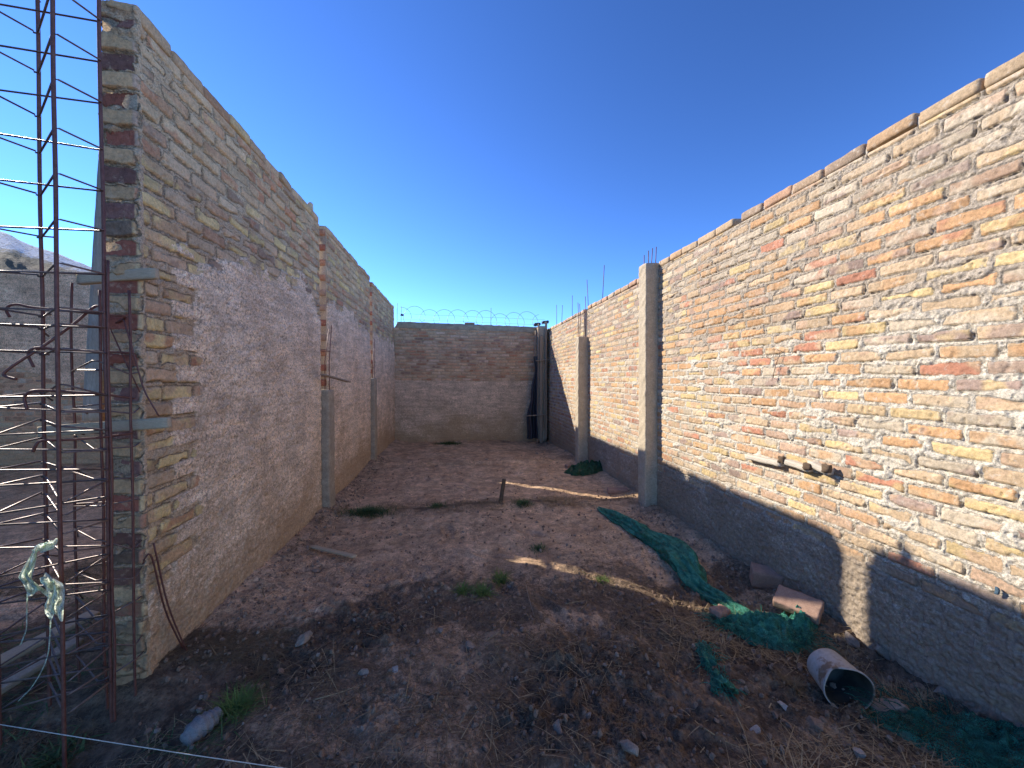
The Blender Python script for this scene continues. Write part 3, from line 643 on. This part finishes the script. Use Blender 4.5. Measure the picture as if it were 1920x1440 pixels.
hooked([P_(30, 711, 1.7), P_(12, 706, 1.7), P_(8, 699, 1.7), P_(30, 682, 1.72), P_(85, 646, 1.78), P_(140, 606, 1.84), P_(170, 580, 1.88), P_(182, 574, 1.9), P_(192, 578, 1.9)], .006, 'long diagonal bar crossing the cage, hooked at both ends')

# formwork around the wall end
ft = thing('formwork_board', (-2.0, 2.40, 0), 'tall blue-grey board with an orange edge standing upright behind the cage', 'board')
mb = MB(); P, Fc = box_verts((.10, .022, 2.1), (4, 3, 60), .003, .001, 10, 2); P[:, 2] += 2.42; P[:, 0] += .050+.070*(P[:, 2]-1.37)
mb.add(P, Fc); mb.build('board', M_board, ft)
mb = MB(); P, Fc = box_verts((.022, .022, .66), (3, 3, 20), .003, .001, 10, 2); P[:, 2] += 1.70; P[:, 0] += .106+.070*(P[:, 2]-1.37); P[:, 1] -= .012; mb.add(P, Fc); mb.build('edge_strip', M_orange, ft)
plank('clamp_plank', P_(148, 524, 1.97), P_(295, 513, 1.97), .055, .03, M_woodx, 'short weathered plank nailed level across the wall end, upper one of two', 'plank', 'clamp planks across the wall end', roll=math.pi/2, seed=3)
plank('clamp_plank', P_(76, 809, 1.97), P_(318, 792, 1.97), .055, .03, M_woodx, 'longer greyish plank across the wall end at waist height, lower one of two', 'plank', 'clamp planks across the wall end', roll=math.pi/2, seed=8)
mb = MB(); a = P_(232, 600, 1.9)
tube(mb, bez([Vector((0, 0, 0)), P_(244, 640, 1.9)-a, P_(258, 690, 1.92)-a, P_(272, 735, 1.93)-a, P_(298, 780, 1.94)-a], 5), .0035, 6)
tube(mb, [P_(206, 615, 1.9)-a, P_(236, 680, 1.92)-a, P_(262, 735, 1.93)-a], .003, 6)
o = mb.build('tie_wire', M_rust); o.location = a; tag(o, 'thin bent tie wires hanging down the near end of the left wall', 'wire')

# thin rods leaning on the left wall
for i, (a, b, lab) in enumerate((((350, 1222), (288, 1018), 'thin rusty rod leaning on the foot of the left wall, the longer of two'), ((343, 1216), (285, 1046), 'thin rusty rod with a bent tip leaning on the left wall, the shorter of two'))):
    pa = on(*a); pb = WX(b[0], b[1], -1.573); mb = MB(); mid = (pa+pb)/2+Vector((-.008, -.01, -.02))
    tube(mb, bez([Vector(), mid-pa, pb-pa]+([pb-pa+Vector((-.02, -.02, .005)), pb-pa+Vector((-.03, -.02, -.03))] if i else []), 5), .0042, 6)
    o = mb.build('leaning_rod', M_rust); o.location = pa; tag(o, lab, 'rod', 'thin rods leaning on the left wall')

# ------------------------------------------------------------------ torn bag on the cage
bt = thing('torn_bag', P_(80, 1080, 1.66), 'torn white-green plastic bag snagged on the lower stirrups of the cage', 'plastic bag')
def sheet(parent, name, outline, D, nu, nv, amp, seed, mat):
    """outline: list of (left px, right px, y) rows"""
    rows = np.array(outline, float); vs = np.linspace(0, 1, nv); V = np.zeros((nu, nv, 3))
    for j, v in enumerate(vs):
        k = v*(len(rows)-1); i = min(int(k), len(rows)-2); f = k-i; r = rows[i]*(1-f)+rows[i+1]*f
        for q in range(nu):
            s = q/(nu-1); px = r[0]+(r[1]-r[0])*s; dd = D+amp*(math.sin(s*13+v*4+seed)*.5+2*(float(fbm(s*5+seed, v*6, 3, seed))-.5))
            V[q, j] = tuple(P_(px, r[2]+6*math.sin(s*5+seed)+10*(float(vn(s*4, v*3, seed))-.5), dd)-parent.location)
    mb = MB(); mb.add(V, gridf(nu, nv)); return mb.build(name, mat, parent)
sheet(bt, 'knot', [(62, 108, 1016), (70, 108, 1022), (58, 100, 1028), (64, 76, 1034)], 1.64, 16, 12, .03, 1, M_bag)
sheet(bt, 'upper_flap', [(62, 70, 1030), (52, 68, 1046), (42, 64, 1062), (34, 60, 1078), (40, 62, 1088), (46, 74, 1098), (50, 96, 1108), (52, 92, 1116)], 1.64, 22, 26, .05, 2, M_bag)
sheet(bt, 'lower_flap', [(74, 100, 1082), (76, 118, 1092), (84, 121, 1104), (92, 121, 1118), (84, 120, 1134), (84, 119, 1148), (96, 118, 1160)], 1.62, 22, 26, .05, 3, M_bag)
for i, L in enumerate(([(51, 1114), (50, 1150), (49, 1180), (38, 1210)], [(95, 1155), (93, 1200), (86, 1240), (62, 1285), (34, 1315)])):
    mb = MB(); tube(mb, [p-bt.location for p in bez([P_(x, y, 1.64+.04*k) for k, (x, y) in enumerate(L)], 6)], .0022, 5); mb.build('dangling_strip', M_bag, bt)
# string across the foreground
a = P_(-40, 1352, 1.62); b = P_(640, 1456, 1.55); mb = MB()
tube(mb, [Vector(), (b-a)*.3+Vector((0, 0, -.004)), (b-a)*.6+Vector((0, 0, -.005)), b-a], .0017, 6)
o = mb.build('setting_out_string', M_string); o.location = a; tag(o, 'pale builder\'s string stretched low across the bottom left foreground', 'string')
# planks on the ground left
for i, (a, b, w, lab) in enumerate((((-60, 1312), (180, 1184), .07, 'pale new plank lying behind the cage, the farther of two'), ((-60, 1372), (150, 1238), .06, 'weathered plank lying behind the cage, the nearer of two'))):
    pa = on(*a, dz=.11); pb = on(*b, dz=.12); plank('plank', pa, pb, w*1.25, .03, M_woodl if i == 0 else M_wood, lab, 'plank', 'planks on the ground at the left', seed=i+3)
# wooden stake, flat slat
p0 = on(938, 942); p1 = p0+Vector((.05, 0, .29)); plank('stake', p0-Vector((.01, 0, .08)), p1, .055, .045, M_stake, 'short weathered wooden stake driven into the ground mid-yard', 'stake', seed=5)
plank('slat', on(583, 1028, .02), on(666, 1050, .03), .045, .018, M_woodx, 'thin grey slat lying flat near the left wall', 'slat', seed=6)

# broken ledge sticking out of the right wall
lt = thing('wall_ledge', WX(1480, 872, 2.38), 'broken splintered wood strip jutting from the sunny brick wall above the shadow', 'wood strip')
for (a, b, w) in (((1402, 856), (1468, 870), .05), ((1470, 864), (1522, 880), .06), ((1520, 868), (1558, 886), .06)):
    A = WX(*a, 2.375); Bq = WX(*b, 2.375); plank('splinter', A, Bq, .055, .04, M_splint, parent=lt, seed=int(a[0]), amp=.005)
for px, py in ((1465, 862), (1515, 875), (1549, 878)):
    q = WX(px, py, 2.35)-lt.location; P, Fc = box_verts((.025, .05, .05), (4, 4, 4), .006, .014, 40, px); mb = MB(); mb.add(P+np.array(q), Fc); mb.build('wedge', M_stake, lt)
# twisted wire on the wall
mb = MB(); L = [(1436, 667), (1442, 672), (1450, 668), (1452, 656), (1458, 655), (1462, 664), (1456, 680), (1450, 705), (1456, 712)]; a = WX(1450, 680, 2.375)
tube(mb, [p-a for p in bez([WX(x, y, 2.375) for x, y in L], 5)], .0018, 5); tube(mb, [p-a for p in bez([WX(x, y, 2.37) for x, y in [(1459, 672), (1452, 695), (1447, 715)]], 4)], .0015, 5)
o = mb.build('bent_wire', M_rust); o.location = a; tag(o, 'thin twisted wire curling out of the sunny brick wall', 'wire')

# ------------------------------------------------------------------ shade net pieces
def roll(name, path, label, widths, mat, seed, fringe=0, hs=.95):
    P = bez([on(*p) for p in path], 16); m = len(P); base = P[m//2].copy(); K = 72
    W = np.interp(np.linspace(0, 1, m), np.linspace(0, 1, len(widths)), widths)
    A, T, Nn, B = frame_pts(P); V = np.zeros((m, K, 3))
    for i in range(m):
        s = i/(m-1)
        for k in range(K):
            th = 2*math.pi*k/(K-1); fo = .5+.8*float(fbm(math.cos(th)*2.6+seed, math.sin(th)*2.6+s*12, 4, seed))+.20*math.sin(th*4+s*9+2*float(vn(s*9, 0, seed)))+.12*math.sin(th*9-s*23+3*float(vn(s*14, 2, seed)))
            rr = W[i]*fo*(1+.35*(float(vn(s*17, 5, seed))-.5)); side = Vector((T[i][1], -T[i][0], 0)).normalized()
            p = Vector(A[i])+side*rr*math.cos(th)+Vector((0, 0, hs*max(0, rr*math.sin(th))+ (W[i]*hs*.35)*(1 if math.sin(th) > -.3 else 0)))
            V[i, k] = tuple(p-base)
    mb = MB(); mb.add(V, gridf(m, K)); rs = random.Random(seed)
    t = thing(name, base, label, 'shade net'); mb.build('cloth', mat, t)
    if fringe:
        mb = MB()
        for _ in range(fringe):
            i = rs.randrange(m); c = Vector(A[i])-base+Vector((rs.uniform(-1, 1)*W[i], rs.uniform(-1, 1)*W[i], W[i]*.5)); d = Vector((rs.gauss(0, 1), rs.gauss(0, 1), rs.uniform(-.2, .9))).normalized()*rs.uniform(.03, .10)
            tube(mb, bez([c, c+d*.5+Vector((0, 0, .01)), c+d+Vector((rs.uniform(-.02, .02), 0, -.02))], 3), .0016, 4)
        mb.build('frayed_threads', mat, t)['kind'] = 'stuff'
    return t
def heap(name, path_c, rx, ry, hh, label, mat, seed, ang=0, fringe=0, hole=0.):
    c = on(*path_c); nr, na = 44, 150; V = np.zeros((nr, na, 3))
    for i in range(nr):
        r = i/(nr-1)
        for k in range(na):
            th = 2*math.pi*k/(na-1); ed = 1+.35*(float(fbm(math.cos(th)*2+seed, math.sin(th)*2, 3, seed))-.5)*2
            x = rx*r*ed*math.cos(th); y = ry*r*ed*math.sin(th); X_ = x*math.cos(ang)-y*math.sin(ang); Y_ = x*math.sin(ang)+y*math.cos(ang)
            f1 = 1-abs(2*float(fbm(X_*10+seed, Y_*10, 4, seed+1))-1); f1 = f1*f1*1.25; f2 = math.sin(r*16+th*2+seed+3*float(vn(X_*5, Y_*5, seed)))
            z = hh*((1-r**3)*(.25+.65*f1+.14*f2)-hole*math.exp(-(r/.3)**2))
            V[i, k] = (X_, Y_, max(-.01, z)+gh(c.x+X_, c.y+Y_)-c.z+.004)
    t = thing(name, c, label, 'shade net'); mb = MB(); mb.add(V, gridf(nr, na, True)); mb.build('cloth', mat, t)
    if fringe:
        rs = random.Random(seed); mb = MB()
        for _ in range(fringe):
            th = rs.uniform(0, 6.28); r = rs.uniform(.5, 1.05); x = rx*r*math.cos(th); y = ry*r*math.sin(th); a_ = Vector((x*math.cos(ang)-y*math.sin(ang), x*math.sin(ang)+y*math.cos(ang), .02))
            d = Vector((math.cos(th+ang)+rs.gauss(0, .6), math.sin(th+ang)+rs.gauss(0, .6), rs.uniform(-.1, .5))).normalized()*rs.uniform(.04, .13)
            tube(mb, bez([a_, a_+d*.6+Vector((0, 0, .015)), a_+d], 3), .0016, 4)
        mb.build('frayed_threads', mat, t)['kind'] = 'stuff'
    return t
roll('shade_net', [(1122, 955), (1150, 972), (1195, 1000), (1245, 1035), (1285, 1068), (1308, 1105), (1345, 1130), (1400, 1160), (1440, 1175)], 'long rolled green shade net trailing diagonally across the soil towards the bricks', [.03, .055, .085, .10, .13, .085, .06, .06, .04], M_net, 4, 160)
heap('shade_net', (1432, 1188), .30, .12, .10, 'crumpled green shade net heap just behind the white bucket', M_net, 6, ang=-.5, fringe=300)
heap('shade_net', (1496, 1186), .11, .09, .13, 'rounded dark green net bundle beside the loose bricks', M_net, 16, ang=.3, fringe=30)
roll('shade_net', [(1318, 1212), (1326, 1240), (1345, 1275), (1362, 1305)], 'small frayed green net scrap lying alone on dark soil left of the bucket', [.03, .04, .035, .05], M_net, 9, 130)
heap('shade_net', (1097, 885), .36, .22, .16, 'round dark green net heap at the foot of the shorter column', M_netd, 21, fringe=20, hole=.25)
heap('shade_net', (1868, 1408), .42, .15, .08, 'spread green net tangled with straw in the bottom right corner', M_nets, 31, ang=-.75, fringe=260)

# ------------------------------------------------------------------ bucket
c = on(1566, 1304); bu = thing('bucket', c, 'dirty white plastic bucket lying on its side with its dark mouth towards the viewer', 'bucket')
ax = Vector((-.22, -.96, -.03)).normalized(); q = ax.to_track_quat('Z', 'Y').to_matrix()
prof = [(.0, 0), (.108, 0), (.113, .006), (.135, .27), (.142, .272), (.143, .292), (.137, .294), (.133, .285), (.128, .27), (.107, .012), (0, .010)]
na = 64; V = np.zeros((len(prof)*1, na, 3)); fine = []
pr = []
for (a0, a1) in zip(prof, prof[1:]):
    ns = 8 if abs(a1[1]-a0[1]) > .1 else 1
    for s in range(ns): pr.append((a0[0]+(a1[0]-a0[0])*s/ns, a0[1]+(a1[1]-a0[1])*s/ns))
pr.append(prof[-1]); V = np.zeros((len(pr), na, 3)); dirt = []
for i, (r, zz) in enumerate(pr):
    for k in range(na):
        th = 2*math.pi*k/(na-1); sq = 1+.05*math.cos(2*th+.6)*zz/.29
        cut = 1-.10*math.exp(-((th-2.2)/.35)**2)*(zz > .2)
        V[i, k] = tuple(q @ Vector((r*sq*math.cos(th), r*sq*math.sin(th), zz*cut*.74-.10)))
V *= .80; V[:, :, 2] += .102
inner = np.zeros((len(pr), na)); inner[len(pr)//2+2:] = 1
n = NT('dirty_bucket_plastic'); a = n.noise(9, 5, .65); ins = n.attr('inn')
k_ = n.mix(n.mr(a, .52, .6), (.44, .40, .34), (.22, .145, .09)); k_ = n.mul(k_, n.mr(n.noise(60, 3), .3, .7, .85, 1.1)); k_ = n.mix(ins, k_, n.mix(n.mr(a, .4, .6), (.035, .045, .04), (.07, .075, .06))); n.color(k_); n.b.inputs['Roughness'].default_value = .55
mb = MB(); mb.add(V, gridf(len(pr), na, True), inn=inner.ravel()); mb.build('body', n.m, bu)
mb = MB(); hp = [q @ Vector((.148*math.cos(t_), .148*math.sin(t_)*.9, .115+.10*math.sin(t_)-.15+.12*0)) for t_ in np.linspace(math.pi*1.05, math.pi*1.95, 18)]
tube(mb, [p*.76+Vector((0, 0, .082)) for p in hp], .0024, 5); mb.build('handle', M_steel, bu)

# ------------------------------------------------------------------ loose bricks and stones
def lump(name, px, py, size, label, mat, cat, seed, rz=0, rx=0, ry=0, group=None, r=None, amp=.004, sink=.15):
    c = on(px, py); sharp = cat == 'stone'; P, Fc = box_verts(size, (16, 13, 10) if sharp else (20, 12, 6), min(size)*.4 if sharp else (r if r is not None else .006), 0 if sharp else amp, 14/max(size), seed)
    if sharp:
        rq = np.random.RandomState(seed); sz = np.array(size)/2; Q = P/sz
        for _ in range(13):
            nn = rq.normal(size=3); nn /= np.linalg.norm(nn); dd = rq.uniform(.55, .9); Q = Q-np.maximum(Q @ nn-dd, 0)[:, None]*nn
        P = Q*sz; P = P+(P/np.maximum(np.linalg.norm(P, axis=1, keepdims=True), 1e-6))*((fbm(P[:, 0]*60+P[:, 2]*30, P[:, 1]*60-P[:, 2]*40, 3, seed)-.5)*max(size)*.09)[:, None]
    P = rot(P, rx, ry, rz)
    P[:, 2] -= P[:, 2].min()+size[2]*sink; mb = MB(); mb.add(P, Fc); o = mb.build(name, mat, None); o.location = c; tag(o, label, cat, group); return o
GB = 'loose bricks by the right wall'
lump('brick', 1436, 1098, (.20, .13, .135), 'loose brown brick standing on edge against the right wall, behind the other', M_brick, 'brick', 1, rz=-.55, rx=.12, ry=.06, group=GB)
lump('brick', 1496, 1150, (.25, .15, .06), 'loose brown brick tilted flat in front of the edge-standing one', M_brick, 'brick', 2, rz=-1.0, rx=.42, ry=.05, group=GB, sink=.0)
lump('brick', 1350, 1158, (.12, .09, .07), 'broken reddish brick lump weighing down the green net roll', M_brick, 'brick', 3, rz=.3, group=GB, r=.02, amp=.012)
lump('brick', 1158, 922, (.28, .13, .06), 'half buried red brick near the foot of the tall column', M_brick, 'brick', 4, rz=-.25, group=GB, r=.01, sink=.3)
lump('brick', 1068, 876, (.15, .1, .06), 'small red brick piece left of the round net heap', M_brick, 'brick', 5, rz=.2, group=GB, r=.012, sink=.2)
GS = 'stones lying in the yard'
for i, (px, py, s, lab, m) in enumerate(((1660, 1226, .16, 'large angular grey stone leaning at the right wall foot above the bucket', M_rock), (1600, 1206, .11, 'grey stone in the strip of sunlight by the right wall', M_rock),
        (1672, 1340, .15, 'rough grey mortar chunk right of the bucket mouth', M_rock), (1610, 1416, .075, 'small white stone at the bottom edge right of centre', M_rockw), (1468, 1326, .05, 'small pale stone left of the bucket', M_rockw),
        (1418, 1372, .05, 'pale pebble below the small net scrap', M_rockw), (1530, 1360, .08, 'brown stone in front of the bucket', M_clod), (1768, 1300, .08, 'grey stone at the wall foot far right', M_rock),
        (568, 1202, .11, 'flat grey stone on dark soil left of centre', M_rock), (826, 1182, .055, 'small round grey stone in the middle foreground', M_rock), (880, 1214, .08, 'flat stone at the end of a twig in the foreground', M_rock),
        (740, 1256, .05, 'pinkish stone left of the middle foreground', M_rockw), (682, 1262, .06, 'small angular stone beside the stick', M_rock), (1045, 1368, .075, 'pale stone near the bottom edge, centre right', M_rock),
        (1178, 1405, .09, 'upright grey stone at the bottom edge', M_rock), (592, 1072, .07, 'grey stone near the left slat', M_rock), (1014, 1034, .05, 'grey pebble in the weeds left of the sunlit streak', M_rock),
        (1165, 1114, .05, 'dark clod below the long net roll', M_clod), (912, 862, .09, 'white rag-like lump on the far bed', M_rockw), (1082, 852, .12, 'rubble piece left of the shorter column', M_rock), (1062, 846, .1, 'flat rubble piece near the corner post', M_rock), (1720, 1290, .07, 'brown stone beside the wall right of the bucket', M_clod), (1500, 1250, .05, 'small clod above the bucket rim', M_clod))):
    lump('stone', px, py, (s, s*.75, s*.5), lab, m, 'stone', 40+i, rz=i*1.3, rx=.3*math.sin(i*2.), ry=.3*math.cos(i*3.), group=GS, r=s*.16, amp=s*.09, sink=.3)
# pale bundle in the left foreground
a = on(345, 1405, .03); b = on(412, 1350, .04); pth = bez([a, a.lerp(b, .35)+Vector((0, 0, .01)), a.lerp(b, .7), b], 6); base = a.lerp(b, .5)
mb = MB(); k = len(pth); tube(mb, [p-base for p in pth], [.026+.020*math.sin(math.pi*(i/(k-1))**.8)+.004*math.sin(i*1.9) for i in range(k)], 12)
o = mb.build('plastic_bottle', simple('dusty_grey_plastic', (.20, .20, .19), (.30, .29, .27), 30, .010, .5, .4)); o.location = base; tag(o, 'crushed dusty grey plastic bottle lying in the left foreground', 'bottle')

# ------------------------------------------------------------------ weeds, straw, twigs
def blade(mb, p, d, L, w, bend, rs):
    side = Vector((-d.y, d.x, 0)); side = side.normalized() if side.length > 1e-4 else Vector((1, 0, 0)); n = 4; V = []
    for i in range(n):
        t = i/(n-1); c = p+d*(L*t)+Vector((d.x*bend*L*t*t, d.y*bend*L*t*t, -abs(bend)*L*.6*t*t)); ww = w*(1-t*.92); V += [tuple(c-side*ww), tuple(c+side*ww)]
    mb.add(V, [[0, 1, 3, 2], [2, 3, 5, 4], [4, 5, 7, 6]])
def tuft(px, py, n, rad, L, mat, label, seed, up=1.0, w=.0022, group='weeds growing in the yard', name='weed', ry=None, cat='weed'):
    c = on(px, py); rs = random.Random(seed); mb = MB()
    for _ in range(n):
        a_ = rs.uniform(0, 6.28); r = rad*abs(rs.gauss(0, .5)); x = r*math.cos(a_); y = (ry or rad)/rad*r*math.sin(a_)
        th = rs.uniform(0, 6.28); d = Vector((math.cos(th)*rs.uniform(.2, 1), math.sin(th)*rs.uniform(.2, 1), up*rs.uniform(.3, 1))).normalized()
        blade(mb, Vector((x, y, gh(c.x+x, c.y+y)-c.z-.003)), d, L*rs.uniform(.4, 1.15), w*rs.uniform(.6, 1.4), rs.uniform(.1, .9), rs)
    o = mb.build(name, mat); o.location = c; tag(o, label, cat, group)
tuft(690, 962, 900, .26, .11, M_grassd, 'low dark green weed clump beside the nearer left column', 1, w=.005, ry=.09)
tuft(842, 832, 500, .36, .12, M_grassd, 'dark green weed patch at the foot of the end wall', 2, w=.008, ry=.12)
tuft(868, 1108, 130, .05, .09, M_grass, 'small green weed sprig, left one of the three mid-yard', 3, w=.003)
tuft(905, 1112, 170, .06, .10, M_grass, 'green weed sprig, middle one of the three mid-yard', 4, w=.003)
tuft(938, 1092, 190, .07, .11, M_grass, 'green weed sprig, right one of the three mid-yard', 5, w=.003)
tuft(440, 1330, 420, .09, .12, M_grass, 'bright green grass tuft in the left foreground beside the bottle', 6, w=.0024)
tuft(100, 1430, 200, .10, .10, M_grassd, 'broad green weed at the bottom left corner', 7, w=.008)
tuft(1010, 1030, 160, .10, .07, M_grassd, 'sparse dull weed with a pebble left of the sunlit streak', 8, w=.003)
tuft(820, 950, 200, .12, .08, M_grassd, 'thin weed in the dry grass row left of the stake', 9, w=.004)
tuft(980, 945, 260, .12, .09, M_grassd, 'thin weed in the dry grass row at the foot of the stake', 10, w=.004)
tuft(1130, 1088, 200, .09, .05, M_grass, 'low grass catching the nearer sunlit streak', 11, w=.002)
def litter(name, mat, label, spots, seed, w=.0014, L=.11, up=.35):
    rs = random.Random(seed); mb = MB()
    for (x0, x1, y0, y1, n) in spots:
        for _ in range(n):
            x = rs.uniform(x0, x1); y = rs.uniform(y0, y1)
            if float(vn(x*2.3, y*2.3, seed)) < .42: continue
            th = rs.uniform(0, 6.28); d = Vector((math.cos(th), math.sin(th), rs.uniform(-.05, up))).normalized()
            blade(mb, Vector((x, y, gh(x, y)+.004)), d, L*rs.uniform(.3, 1.3), w*rs.uniform(.6, 1.5), rs.uniform(-.4, .6), rs)
    o = mb.build(name, mat); tag(o, label, 'dry grass', kind='stuff')
litter('dry_grass', M_strawd, 'dull dead grass and straw strewn over the soil', [(-2.4, -1.0, 1.3, 2.6, 9000), (-3.8, -1.72, 1.4, 3.9, 26000), (-1.5, 2.3, 1.3, 2.6, 4200), (-1.5, 2.3, 2.6, 4.4, 1400), (-1.5, 2.2, 4.6, 5.1, 2600), (-1.2, 2.0, 7.0, 7.5, 900), (-1.5, 2.0, 8.8, 10.0, 700)], 3, L=.11, w=.0019)
litter('straw', M_straw, 'pale straw scattered among the soil and along the walls', [(-2.3, -1.1, 1.3, 2.4, 1100), (1.3, 2.35, 1.3, 2.5, 2600), (-1.0, 1.3, 1.3, 2.4, 900), (-1.3, 2.1, 2.4, 4.3, 420), (-.2, 1.5, 4.65, 5.05, 500), (1.2, 1.5, 5.0, 5.3, 300)], 5, w=.0018, L=.13, up=.5)
litter('dry_grass', M_straw, 'row of dry grass crossing the yard at the stake', [(-1.4, 1.5, 4.62, 4.98, 1900), (-1.0, 1.9, 7.05, 7.4, 700)], 6, w=.0024, L=.10, up=1.1)
litter('dry_grass', M_grassd, 'thin greenish grass mixed in the dead grass around the cage', [(-3.6, -1.75, 1.5, 3.4, 3800), (-2.2, -1.0, 1.35, 2.0, 900)], 8, w=.0022, L=.12, up=.8)
# gravel and crumbs
def crumbs(name, mat, label, spots, seed, smin, smax):
    rs = random.Random(seed); mb = MB(); base, Fc = box_verts((1, .8, .6), (2, 2, 2), .3)
    for (x0, x1, y0, y1, n) in spots:
        for _ in range(n):
            x = rs.uniform(x0, x1); y = rs.uniform(y0, y1); s = smin+(smax-smin)*rs.random()**3
            P = base*(1+.35*np.array([[rs.uniform(-1, 1) for _ in range(3)] for _ in range(len(base))]))*s
            P = rot(P, rs.uniform(0, 3), rs.uniform(0, 3), rs.uniform(0, 6)); mb.add(P+np.array([x, y, gh(x, y)+s*.18]), Fc)
    tag(mb.build(name, mat, smooth=False), label, 'gravel', kind='stuff')
crumbs('soil_crumbs', M_clod, 'small crumbs and clods of dry soil over the yard', [(-1.5, 2.3, 1.3, 3.0, 3200), (-1.5, 2.3, 3.0, 5, 900), (-1.55, 2.3, 5, 8, 350), (-1.58, -1.35, 2.3, 8, 500)], 7, .004, .034)
crumbs('gravel', M_rock, 'pale gravel and mortar crumbs scattered near the walls', [(-1.5, 2.3, 1.3, 3.4, 420), (-1.55, -1.1, 2.4, 6, 260), (1.9, 2.35, 1.3, 4.5, 420), (1.7, 2.3, 7.3, 9.8, 160), (-1.5, 2.2, 3.4, 9, 220)], 8, .006, .035)
litter('dry_grass', M_strawd, 'dry grass growing along the feet of both side walls', [(-1.58, -1.28, 2.3, 8, 1500), (2.05, 2.36, 2.4, 8, 1300)], 14, w=.0022, L=.10, up=.9)
# twigs
litter('dead_stalks', M_straw, 'long dry stalks lying loose over the near soil', [(-1.5, 2.2, 1.3, 2.9, 420), (-3.2, -1.3, 1.4, 2.8, 420)], 12, w=.0022, L=.26, up=.12)
tw = [([(612, 1262), (628, 1290), (640, 1318)], 'pale curved twig left of the middle foreground'), ([(590, 1316), (640, 1302), (682, 1286)], 'long straight pale stick lying right of the curved twig'), ([(912, 1204), (940, 1185), (956, 1160)], 'thin bent twig ending at a flat stone, centre foreground'),
      ([(985, 1095), (992, 1125), (1002, 1160)], 'thin dark twig below the sunlit streak'), ([(1086, 1262), (1092, 1240), (1085, 1215)], 'small curved twig in the dark soil, centre right'), ([(760, 1310), (768, 1270), (770, 1240)], 'upright thin twig in the middle foreground'),
      ([(1380, 1345), (1398, 1385), (1408, 1440)], 'dry stalk at the bottom, below the net scrap'), ([(1320, 1370), (1360, 1395), (1400, 1412)], 'dry stalk crossing the bottom right soil'), ([(1060, 1135), (1100, 1130), (1085, 1150)], 'pale root loop below the net roll'), ([(668, 1180), (700, 1172), (730, 1184)], 'short twig on grey soil, left of centre')]
for i, (L, lab) in enumerate(tw):
    ps = bez([on(x, y, .012) for x, y in L], 5); b0 = ps[0].copy(); mb = MB(); tube(mb, [p-b0 for p in ps], np.linspace(.0032, .0012, len(ps)), 5); o = mb.build('twig', M_straw if i not in (3,) else M_wood); o.location = b0; tag(o, lab, 'twig', 'twigs lying on the soil')
# dry grass mop in the light strip behind bucket
tuft(1552, 1226, 500, .10, .11, M_straw, 'tangled dry straw clump just above the bucket', 41, w=.0015, group='straw clumps by the right wall', name='straw_clump', cat='straw')
tuft(1700, 1330, 400, .14, .12, M_straw, 'dry straw clump between the bucket mouth and the corner net', 42, w=.0015, group='straw clumps by the right wall', name='straw_clump', cat='straw')
tuft(1490, 1290, 260, .08, .10, M_strawd, 'brown dry straw clump touching the left side of the bucket', 43, w=.0015, group='straw clumps by the right wall', name='straw_clump', cat='straw')

# ------------------------------------------------------------------ house beyond the frame on the left: it keeps the neighbour's yard in shade
th_ = thing('house', (-11.5, 2.7, 0), 'tall rendered neighbouring house beyond the left edge of the photo', 'house')
P, Fc = box_verts((4.2, 13, 5.9), (20, 60, 30), .02, .01, 2, 3); P += np.array([0, 0, 2.85]); mb = MB(); mb.add(P, Fc); mb.build('wall', M_conc, th_)
P, Fc = box_verts((4.5, 13.3, .14), (8, 20, 2), .01); P += np.array([0, 0, 5.87]); mb = MB(); mb.add(P, Fc); mb.build('roof', M_conc_dark, th_)

# ------------------------------------------------------------------ snowy mountain
px = np.linspace(-900, 620, 180); ridge = np.interp(px, [-900, -300, 0, 20, 60, 85, 125, 170, 260, 440, 620], [300, 360, 432, 438, 458, 466, 480, 497, 530, 640, 706]); m = 60
V = np.zeros((len(px), m, 3))
for i, x in enumerate(px):
    d = ray(x, 708); az = Vector((d.x, d.y, 0)); rj = ridge[i]+5*(float(fbm(x*.03, 1, 4, 6))-.5)
    zt = (708-rj)/F*4200
    for k in range(m):
        s = k/(m-1)
        if s < .8: q = s/.8; D = 1900+(4200-1900)*q; z = zt*(q**1.15)
        else: q = (s-.8)/.2; D = 4200+1800*q; z = zt*(1-q)
        z += (float(fbm(x*.045, k*.35, 4, 9))-.5)*150*math.sin(min(s/.8, 1)*math.pi)
        V[i, k] = (az.x*D, az.y*D, max(z, -20)-1)
n = NT('snow_and_scrub'); zc = n.z()[2]; a = n.noise(.006, 8, .7); b = n.noise(.03, 5, .7)
sn = n.math('ADD', zc, n.mr(a, .3, .7, -60, 60)); k = n.mix(n.mr(b, .3, .7), (.13, .09, .06), (.22, .16, .11)); k = n.mix(n.mr(n.noise(.0016, 4), .4, .6), k, (.17, .14, .09))
x_ = n.z(); lim = n.math('MULTIPLY_ADD', x_[0], -.295, -30)
k = n.mix(n.mr(n.math('SUBTRACT', sn, lim), -20, 30), k, n.mix(n.mr(b, .5, .62), (.62, .64, .70), (.22, .22, .24))); n.color(k); n.bump(n.math('ADD', a, b), 40, 1)
mb = MB(); mb.add(V, gridf(len(px), m)); tag(mb.build('mountain', n.m), kind='structure')
